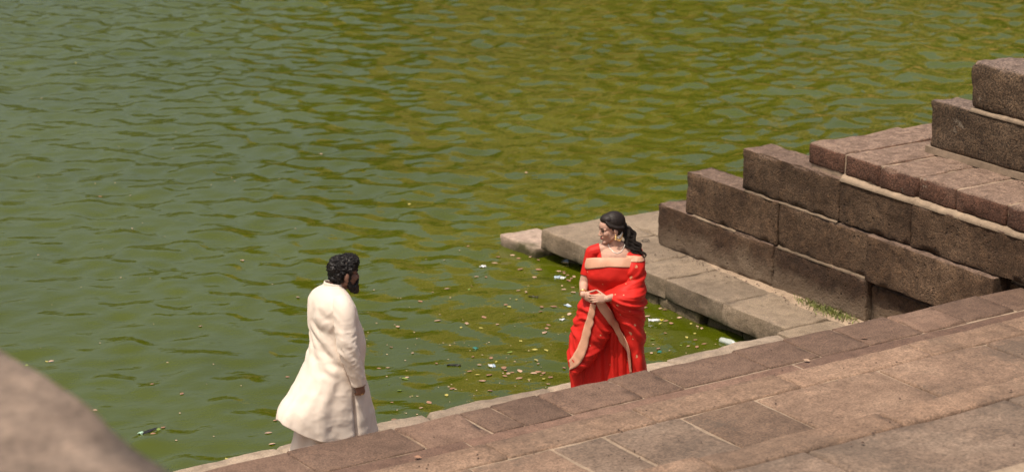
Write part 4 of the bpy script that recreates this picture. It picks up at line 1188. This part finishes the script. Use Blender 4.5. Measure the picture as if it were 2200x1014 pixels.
    # face
    for s_ in (-1, 1):
        bm = bmesh.new()
        chain(bm, [p(0.096, s_ * 0.014, 0.016), p(0.090, s_ * 0.034, 0.021), p(0.074, s_ * 0.050, 0.014)], [0.0028, 0.0036, 0.002])
        me = bpy.data.meshes.new('eyebrow'); bm.to_mesh(me); bm.free(); link('eyebrow', me, M_HAIRW, root)
    for s_ in (-1, 1):
        bm = bmesh.new(); ellipsoid(bm, p(0.083, s_ * 0.031, -0.004), (0.009, 0.0145, 0.0062), ro)
        me = bpy.data.meshes.new('eye'); bm.to_mesh(me); bm.free(); link('eye', me, M_EYE, root)
    bm = bmesh.new()
    ellipsoid(bm, p(0.0935, 0, -0.0625), (0.0105, 0.020, 0.0055), ro); ellipsoid(bm, p(0.0915, 0, -0.073), (0.0105, 0.017, 0.006), ro)
    me = bpy.data.meshes.new('lips'); bm.to_mesh(me); bm.free(); link('lips', me, M_LIP, root)
    # jewellery: bell earring with a beaded chain swept up to the hair
    ear = Vector(p(-0.002, 0.086, -0.052))
    bm = bmesh.new()
    ellipsoid(bm, ear + Vector((0, -0.004, 0.008)), (0.008, 0.006, 0.008))
    bmesh.ops.create_cone(bm, segments=16, radius1=0.014, radius2=0.004, depth=0.020, matrix=Matrix.Translation(ear + Vector((0, -0.004, -0.012))))
    ellipsoid(bm, ear + Vector((0, -0.004, -0.004)), (0.010, 0.010, 0.008))
    me = bpy.data.meshes.new('earring'); bm.to_mesh(me); bm.free()
    er = link('earring', me, M_GOLD, root)
    end = Vector(tie) + Vector((-0.012, -0.035, -0.012))
    def hang(sag):
        return [ear.lerp(end, t_) + Vector((0.010 * math.sin(math.pi * t_), -0.018 * math.sin(math.pi * t_), -sag * math.sin(math.pi * t_ ** 0.85))) for t_ in np.linspace(0, 1, 16)]
    for sag, mm, r_ in ((0.052, M_GOLD, 0.0045), (0.034, M_PEARL, 0.0032), (0.018, M_PEARL, 0.0028)):
        bm = bmesh.new()
        hp = hang(sag)
        for q in hp: ellipsoid(bm, q, (r_, r_, r_), None, 8)
        if mm is M_GOLD:
            for q in hp[1:-2]: ellipsoid(bm, q + Vector((0.002, -0.002, -0.009)), (0.0035, 0.0035, 0.005), None, 8)
        chain(bm, hp, [r_ * .5] * 16)
        me = bpy.data.meshes.new('bead_chain'); bm.to_mesh(me); bm.free()
        link('bead_chain', me, mm, er)
    bm = bmesh.new()
    nk = [Vector((0.045 + 0.062 * math.cos(a), 0.006 - 0.075 * math.sin(a) - 0.014, 1.350 - 0.045 * math.sin(a) ** 2)) for a in np.linspace(-0.2, math.pi + 0.2, 26)]
    nk = [ (lambda h: h[0] + h[1] * 0.003)(bb.find_nearest(q)) for q in nk]
    chain(bm, nk, [0.0028] * 26)
    me = bpy.data.meshes.new('necklace'); bm.to_mesh(me); bm.free(); link('necklace', me, M_PEARL, root)
    bm = bmesh.new()
    dr = (wr - el).normalized(); a1 = dr.cross(Vector((0, 0, 1))).normalized(); a2 = dr.cross(a1)
    for off in (-0.012, -0.024):
        c0 = wr + dr * off
        ring_ = [c0 + (a1 * math.cos(t_) + a2 * math.sin(t_)) * 0.034 for t_ in np.linspace(0, 2 * math.pi, 22)]
        chain(bm, ring_, [0.003] * 22)
    me = bpy.data.meshes.new('bangle'); bm.to_mesh(me); bm.free(); link('bangle', me, M_GOLD, root)
build_woman()


# ------------------------------------------------------------------ things afloat and small things on the stone
def wave_z(x, y):
    i = min(len(WX) - 1, int(np.argmin(np.abs(WX - x)))); j = min(len(WY) - 1, int(np.argmin(np.abs(WY - y))))
    return float(WZ[i, j])

def leaf_mesh(seed):
    rs = np.random.RandomState(seed)
    n = 9
    V = []; F = []
    curl = rs.uniform(0.03, 0.15)
    for i in range(n):
        u = i / (n - 1)
        w = 0.36 * math.sin(math.pi * min(1, u * 0.97 + 0.03)) ** 0.8 * (1 - 0.25 * u)
        x = u - 0.5
        bend = 0.10 * math.sin(math.pi * u + rs.uniform(-.2, .2))
        for s in (-1, 0, 1):
            V.append((x, s * w + 0.06 * math.sin(3 * u), bend * 0.3 + abs(s) * w * curl))
    for i in range(n - 1):
        for k in (0, 1):
            a = i * 3 + k
            F.append((a, a + 3, a + 4, a + 1))
    V += [(-0.5, 0.01, 0), (-0.72, 0.03, 0.03), (-0.72, 0.0, 0.03), (-0.5, -0.01, 0)]
    b = len(V) - 4
    F.append((b, b + 1, b + 2, b + 3))
    return mesh('fallen_leaf', V, F)
LEAF = [leaf_mesh(k) for k in range(4)]
LM = {'brown': plain('dry_brown_leaf', (0.26, 0.14, 0.085), 0.7, var=0.4), 'tan': plain('tan_leaf', (0.40, 0.265, 0.18), 0.7, var=0.35),
      'yellow': plain('yellow_leaf', (0.40, 0.34, 0.09), 0.6, var=0.3), 'green': plain('green_leaf', (0.16, 0.22, 0.04), 0.5, var=0.3)}
LMESH = {(c, k): None for c in LM for k in range(4)}
def leaf(px, py, size, col, zone, rs):
    p = at_z(px, py, 0.0)
    k = rs.randint(0, 4)
    if LMESH[(col, k)] is None:
        me = LEAF[k].copy(); me.materials.append(LM[col]); LMESH[(col, k)] = me
    o = bpy.data.objects.new('fallen_leaf', LMESH[(col, k)]); COL.objects.link(o)
    o.location = (p.x, p.y, wave_z(p.x, p.y) + 0.006)
    o.rotation_euler = (rs.uniform(-.12, .12), rs.uniform(-.12, .12), rs.uniform(0, 6.28))
    o.scale = (size * .8, size * .8, size * .3)
    words = {'brown': 'brown dead leaf', 'tan': 'pale tan dead leaf', 'yellow': 'small yellow leaf', 'green': 'small green leaf'}[col]
    tag(o, f'{words} floating on the water {zone}', 'leaf', f"{words.replace('leaf', 'leaves')} {zone}")
def zone_of(px, py):
    if px < 600: return 'left of the man in cream'
    if px > 1385: return 'in the corner between ledge and platform'
    if px > 1050: return 'between the two people and the platform'
    return 'just right of the man in cream'
rsl = np.random.RandomState(21)
Z5 = [(20, 22, 0), (340, 62, 1), (237, 76, 0), (388, 90, 0), (213, 122, 1), (395, 163, 0), (468, 80, 1), (528, 102, 0), (505, 215, 1), (533, 167, 0), (678, 172, 1), (713, 175, 0), (740, 205, 0), (715, 190, 0), (772, 228, 0), (790, 215, 1),
      (748, 248, 0), (715, 316, 1), (780, 300, 0), (783, 338, 1), (150, 226, 0), (80, 214, 1), (382, 326, 1), (440, 342, 1), (370, 388, 2), (295, 415, 0), (317, 430, 2), (555, 445, 0), (640, 443, 0), (750, 494, 1), (547, 474, 0), (602, 570, 0),
      (588, 600, 0), (577, 625, 1), (135, 515, 0), (112, 595, 2), (230, 566, 1), (710, 517, 2), (505, 750, 2), (400, 676, 2), (320, 772, 3), (585, 763, 2), (55, 808, 0), (222, 835, 2), (188, 810, 0), (282, 880, 0), (530, 852, 1), (392, 897, 1),
      (527, 905, 0), (570, 912, 0), (496, 915, 1), (287, 938, 0), (308, 915, 1), (85, 930, 2), (28, 902, 0), (175, 930, 0), (388, 956, 0), (567, 965, 2), (130, 972, 0), (465, 968, 2), (440, 44, 1), (490, 73, 3), (12, 567, 1), (620, 950, 0), (600, 1000, 1)]
for (x, y, c) in Z5:
    px, py = 1000 + x * .2959, 530 + y * .2959
    leaf(px, py, rsl.uniform(0.05, 0.095) * (0.8 if c > 1 else 1), ['brown', 'tan', 'yellow', 'green'][c], zone_of(px, py), rsl)
FAR = [(1385, 662, 0), (1428, 668, 0), (1441, 696, 0), (1459, 684, 1), (1485, 695, 2), (1498, 701, 1), (1507, 707, 1), (1429, 719, 0), (1415, 750, 0), (1399, 757, 1), (1493, 719, 2), (1494, 733, 0), (1476, 727, 2), (1498, 745, 0), (1402, 731, 3), (1383, 716, 2),
       (1390, 679, 1), (1512, 740, 0), (1478, 743, 1), (1432, 690, 0), (1418, 665, 1), (846, 904, 0), (870, 816, 3), (814, 789, 0), (833, 788, 1), (905, 880, 1), (938, 783, 0), (972, 838, 0), (1036, 818, 1), (1053, 840, 0), (1100, 798, 0), (1115, 813, 1), (922, 862, 0),
       (960, 850, 2), (886, 760, 1), (855, 700, 1), (840, 745, 0), (940, 690, 1), (903, 650, 0), (960, 620, 1), (990, 705, 2), (618, 811, 0), (592, 905, 0), (585, 955, 1), (487, 985, 2), (577, 930, 1), (600, 880, 1), (100, 774, 2), (110, 775, 1), (56, 780, 3), (327, 826, 0),
       (340, 925, 3), (350, 920, 0), (330, 935, 0), (390, 847, 0), (205, 885, 1), (163, 137, 2), (90, 213, 1), (215, 423, 0), (520, 560, 1), (640, 640, 1), (880, 440, 2), (1130, 375, 1), (690, 330, 1), (430, 700, 1)]
for (px, py, c) in FAR:
    leaf(px, py, rsl.uniform(0.045, 0.085), ['brown', 'tan', 'yellow', 'green'][c], zone_of(px, py), rsl)
k = 0
while k < 32:
    px, py = rsl.uniform(800, 1600), rsl.uniform(545, 900)
    p = at_z(px, py, 0)
    if p.y < 16.3 or (p.x > 13.55 and p.y < 21.1): continue
    if rsl.rand() > math.exp(-(p.y - 16.2) / 1.6) + 0.10 + 0.6 * math.exp(-abs(13.6 - p.x) / 0.5): continue
    leaf(px, py, rsl.uniform(0.025, 0.06), ['brown', 'tan', 'tan', 'brown', 'yellow', 'green'][rsl.randint(0, 6)], zone_of(px, py), rsl)
    k += 1
# pollen, crumbs and bits too small to count
def specks():
    V = []; F = []
    k = 0
    while k < 240:
        px, py = rsl.uniform(760, 1620), rsl.uniform(540, 930)
        if rsl.rand() < 0.12: px, py = rsl.uniform(0, 800), rsl.uniform(100, 980)
        p = at_z(px, py, 0)
        if p.y < 16.25 or (p.x > 13.7 and p.y < 21.1): continue
        if px > 760 and rsl.rand() > math.exp(-(p.y - 16.2) / 2.2) + 0.2: continue
        r = rsl.uniform(0.004, 0.011); b = len(V); z = wave_z(p.x, p.y) + 0.004
        for q in range(5):
            a = 2 * math.pi * q / 5 + rsl.uniform(0, 1)
            V.append((p.x + r * math.cos(a), p.y + 1.3 * r * math.sin(a), z + rsl.uniform(0, .002)))
        F.append(tuple(range(b, b + 5))); k += 1
    tag(link('floating_specks', mesh('floating_specks', V, F), plain('pale_speck', (0.42, 0.30, 0.20), 0.7, var=0.4), smooth=False), 'pale specks of debris scattered on the water', kind='stuff')
specks()

M_WHITE = plain('white_plastic', (0.55, 0.56, 0.56), 0.4)
M_BLUEP = plain('blue_grey_foil', (0.30, 0.38, 0.46), 0.3)
M_YEL = plain('yellow_plastic', (0.7, 0.55, 0.08), 0.4)
M_TEAL = plain('teal_plastic', (0.03, 0.16, 0.13), 0.4)
M_DARK = plain('wet_dark', (0.02, 0.018, 0.015), 0.4)
M_REDP = plain('red_plastic', (0.6, 0.05, 0.1), 0.4)
def sheet(name, px, py, L, Wd, rot, m, label, cat, m2=None, frac=0.3, crump=0.01, z=0.0, part='end'):
    """a crumpled flat packet afloat, with an end of another colour"""
    p = at_z(px, py, z)
    z = (wave_z(p.x, p.y) if z == 0 else z) + 0.008
    rs = np.random.RandomState(int(px))
    n, mm = 9, 5
    def grid(a, b):
        V = [((i / (n - 1) * (b - a) + a - .5) * L * .85, (j / (mm - 1) - .5) * Wd * .85, crump * float(vn(np.array([[i * .7 + px, j * .9 + a * 9, 1.]]))[0])) for i in range(n) for j in range(mm)]
        F = [(i * mm + j, (i + 1) * mm + j, (i + 1) * mm + j + 1, i * mm + j + 1) for i in range(n - 1) for j in range(mm - 1)]
        return mesh(name, V, F)
    o = link(name, grid(0, 1 - (frac if m2 else 0)), m)
    o.location = (p.x, p.y, z); o.rotation_euler = (0.05, 0.05, rot)
    sm_ = o.modifiers.new('t', 'SOLIDIFY'); sm_.thickness = 0.003
    if m2:
        e = link(part, grid(1 - frac, 1), m2, o); sm_ = e.modifiers.new('t', 'SOLIDIFY'); sm_.thickness = 0.003
    tag(o, label, cat)
sheet('plastic_wrapper', 1409, 687, 0.17, 0.05, -0.55, M_WHITE, 'long white plastic wrapper floating right of the red saree', 'wrapper', M_YEL, 0.2)
sheet('sachet', 1203, 595, 0.13, 0.07, -0.9, M_BLUEP, 'grey blue sachet floating below the platform edge among leaves', 'sachet', M_WHITE, 0.45)
sheet('paper_scrap', 1038, 574, 0.075, 0.07, 0.3, M_WHITE, 'small white scrap floating left of the pinkish slab', 'scrap')
sheet('sachet', 1220, 658, 0.065, 0.08, 0.2, M_BLUEP, 'small blue foil sachet floating beside the saree at hip height', 'sachet', M_WHITE, 0.3)
sheet('sachet', 1057, 786, 0.075, 0.08, -0.4, M_WHITE, 'white and grey sachet floating midway between the two people', 'sachet', M_BLUEP, 0.4)
sheet('paper_scrap', 1208, 688, 0.06, 0.04, 0.1, M_WHITE, 'white paper scrap floating just left of the red saree', 'scrap')
sheet('foil_scrap', 1022, 747, 0.06, 0.05, 0.5, M_TEAL, 'teal foil scrap floating midway between the two people', 'scrap')
sheet('foil_scrap', 1417, 756, 0.045, 0.045, 0.5, M_TEAL, 'teal foil scrap floating near the ledge right of the saree', 'scrap')
sheet('plastic_tube', 98, 857, 0.075, 0.025, 0.5, M_WHITE, 'tiny white and red plastic tube floating by the foreground block', 'tube', M_REDP, 0.35)
sheet('foil_scrap', 303, 933, 0.07, 0.05, 0.8, plain('pale_green_foil', (0.4, 0.6, 0.45), 0.3), 'pale green foil scrap floating at lower left', 'scrap')
sheet('feather', 975, 787, 0.15, 0.025, -0.55, M_DARK, 'dark feather floating between the two people', 'feather')
sheet('feather', 1146, 640, 0.12, 0.02, -0.9, M_DARK, 'dark feather floating left of the saree at elbow height', 'feather')
sheet('bark_strip', 322, 928, 0.22, 0.04, 0.35, M_DARK, 'dark strip of bark floating at lower left beside a green scrap', 'bark')

def bottle():
    p = at_z(1548, 733, 0)
    root = empty('plastic_bottle', (p.x, p.y, 0.012))
    root.rotation_euler = (0, math.radians(88), math.radians(-76))
    tag(root, 'clear plastic bottle with blue cap floating in the corner by the platform', 'bottle')
    prof = [(0.0, 0.0), (0.026, 0.0), (0.031, 0.008), (0.031, 0.05), (0.028, 0.06), (0.031, 0.07), (0.031, 0.12), (0.029, 0.14), (0.018, 0.165), (0.012, 0.18), (0.012, 0.195)]
    P = np.array([[(r * math.cos(2 * math.pi * j / 18), r * math.sin(2 * math.pi * j / 18), h) for j in range(18)] for r, h in prof])
    V, F = tube_grid(P)
    m, n, l, b = mat('clear_plastic')
    b.inputs['Base Color'].default_value = (0.85, 0.9, 0.88, 1); b.inputs['Roughness'].default_value = 0.12
    b.inputs['Alpha'].default_value = 0.38; b.inputs['Specular IOR Level'].default_value = 0.9
    link('shell', mesh('shell', V, F), m, root)
    prof = [(0.0, 0.212), (0.0145, 0.212), (0.015, 0.195), (0.015, 0.192)]
    P = np.array([[(r * math.cos(2 * math.pi * j / 14), r * math.sin(2 * math.pi * j / 14), h) for j in range(14)] for r, h in prof])
    V, F = tube_grid(P)
    link('cap', mesh('cap', V, F), plain('blue_cap', (0.03, 0.10, 0.45), 0.35), root)
bottle()

def torus(name, c, R0, r, m, label, cat):
    P = np.array([[(c[0] + (R0 + r * math.cos(b)) * math.cos(a), c[1] + (R0 * 0.85 + r * math.cos(b)) * math.sin(a), c[2] + r * math.sin(b)) for b in np.linspace(0, 2 * math.pi, 7)[:-1]] for a in np.linspace(0, 2 * math.pi, 33)])
    V, F = tube_grid(P)
    tag(link(name, mesh(name, V, F), m), label, cat)
q = at_z(1387, 519, ZL)
torus('rubber_band', (q.x, q.y, ZL + .012), 0.042, 0.004, M_DARK, 'thin dark rubber band lying on the pale platform', 'rubber band')
# grass in the silt at the foot of the wall
def grass():
    V = []; F = []
    rs = np.random.RandomState(4)
    for k in range(520):
        px, py = rs.normal(1818, 26), 0
        x = 14.40 - abs(rs.normal(0, 0.06)); y = 16.34 + rs.normal(0, 0.16) + (0.5 * rs.rand() ** 2 if rs.rand() < .3 else 0)
        if x > 14.43: x = 14.43 - rs.uniform(0, .05)
        h = rs.uniform(0.02, 0.065); a = rs.uniform(0, 6.28); t = rs.uniform(0.2, 1.1)
        w = rs.uniform(0.002, 0.005); z = ZL + 0.015
        dx, dy = math.cos(a), math.sin(a)
        b = len(V)
        V += [(x - dy * w, y + dx * w, z), (x + dy * w, y - dx * w, z), (x + dx * h * t * .5 + dy * w, y + dy * h * t * .5 - dx * w, z + h * .7), (x + dx * h * t, y + dy * h * t, z + h)]
        F += [(b, b + 1, b + 2), (b, b + 2, b + 3)]
    tag(link('grass', mesh('grass', V, F), plain('grass_green', (0.15, 0.165, 0.04), 0.6, var=0.6), smooth=False), 'sparse short green grass in the sand by the wall', kind='stuff')
grass()
# crumbs and chips of stone on platform and steps
def chips():
    V = []; F = []
    rs = np.random.RandomState(8)
    def add(x, y, z, r):
        b = len(V)
        for q in range(6):
            a = q * math.pi / 3
            V.append((x + r * math.cos(a) * rs.uniform(.6, 1), y + r * math.sin(a) * rs.uniform(.6, 1), z))
        V.append((x, y, z + r * 0.8))
        for q in range(6): F.append((b + q, b + (q + 1) % 6, b + 6))
    for k in range(110):
        y = rs.uniform(15.9, 18.9); add(14.40 - abs(rs.normal(0, 0.10)), y, ZL + 0.012, rs.uniform(0.004, 0.014))
    for k in range(45): add(rs.uniform(7, 14), rs.uniform(13.1, 13.95), Z1 + 0.004, rs.uniform(0.004, 0.010))
    for k in range(60): add(rs.uniform(7, 13.5), rs.uniform(12.0, 12.95), Z2 + 0.004, rs.uniform(0.005, 0.013))
    for k in range(25): add(rs.uniform(8, 12.5), rs.uniform(10, 11.1), Z3 + 0.006, rs.uniform(0.006, 0.016))
    for k in range(30): add(15.12 - abs(rs.normal(0, .10)), rs.uniform(14.2, 15.6), 1.842, rs.uniform(0.004, 0.012))
    tag(link('stone_chips', mesh('stone_chips', V, F), plain('dark_chip', (0.09, 0.055, 0.04), 0.8, var=0.5), smooth=False), 'small dark chips and crumbs scattered on the stones', kind='stuff')
chips()
for (px, py, z, c, lb) in ((1856, 729, Z1, 'brown', 'curled reddish leaf lying on the red granite step'), (1733, 777, Z1, 'tan', 'curled dry leaf at the back of the red granite step'), (898, 985, Z1, 'brown', 'dark curled leaf on the step at lower middle')):
    q = at_z(px, py, z)
    o = bpy.data.objects.new('fallen_leaf', LEAF[1].copy()); COL.objects.link(o); o.data.materials.append(LM[c])
    o.location = (q.x, q.y, z + .012); o.scale = (.055,) * 3; o.rotation_euler = (0.2, 0.1, px)
    tag(o, lb, 'leaf')
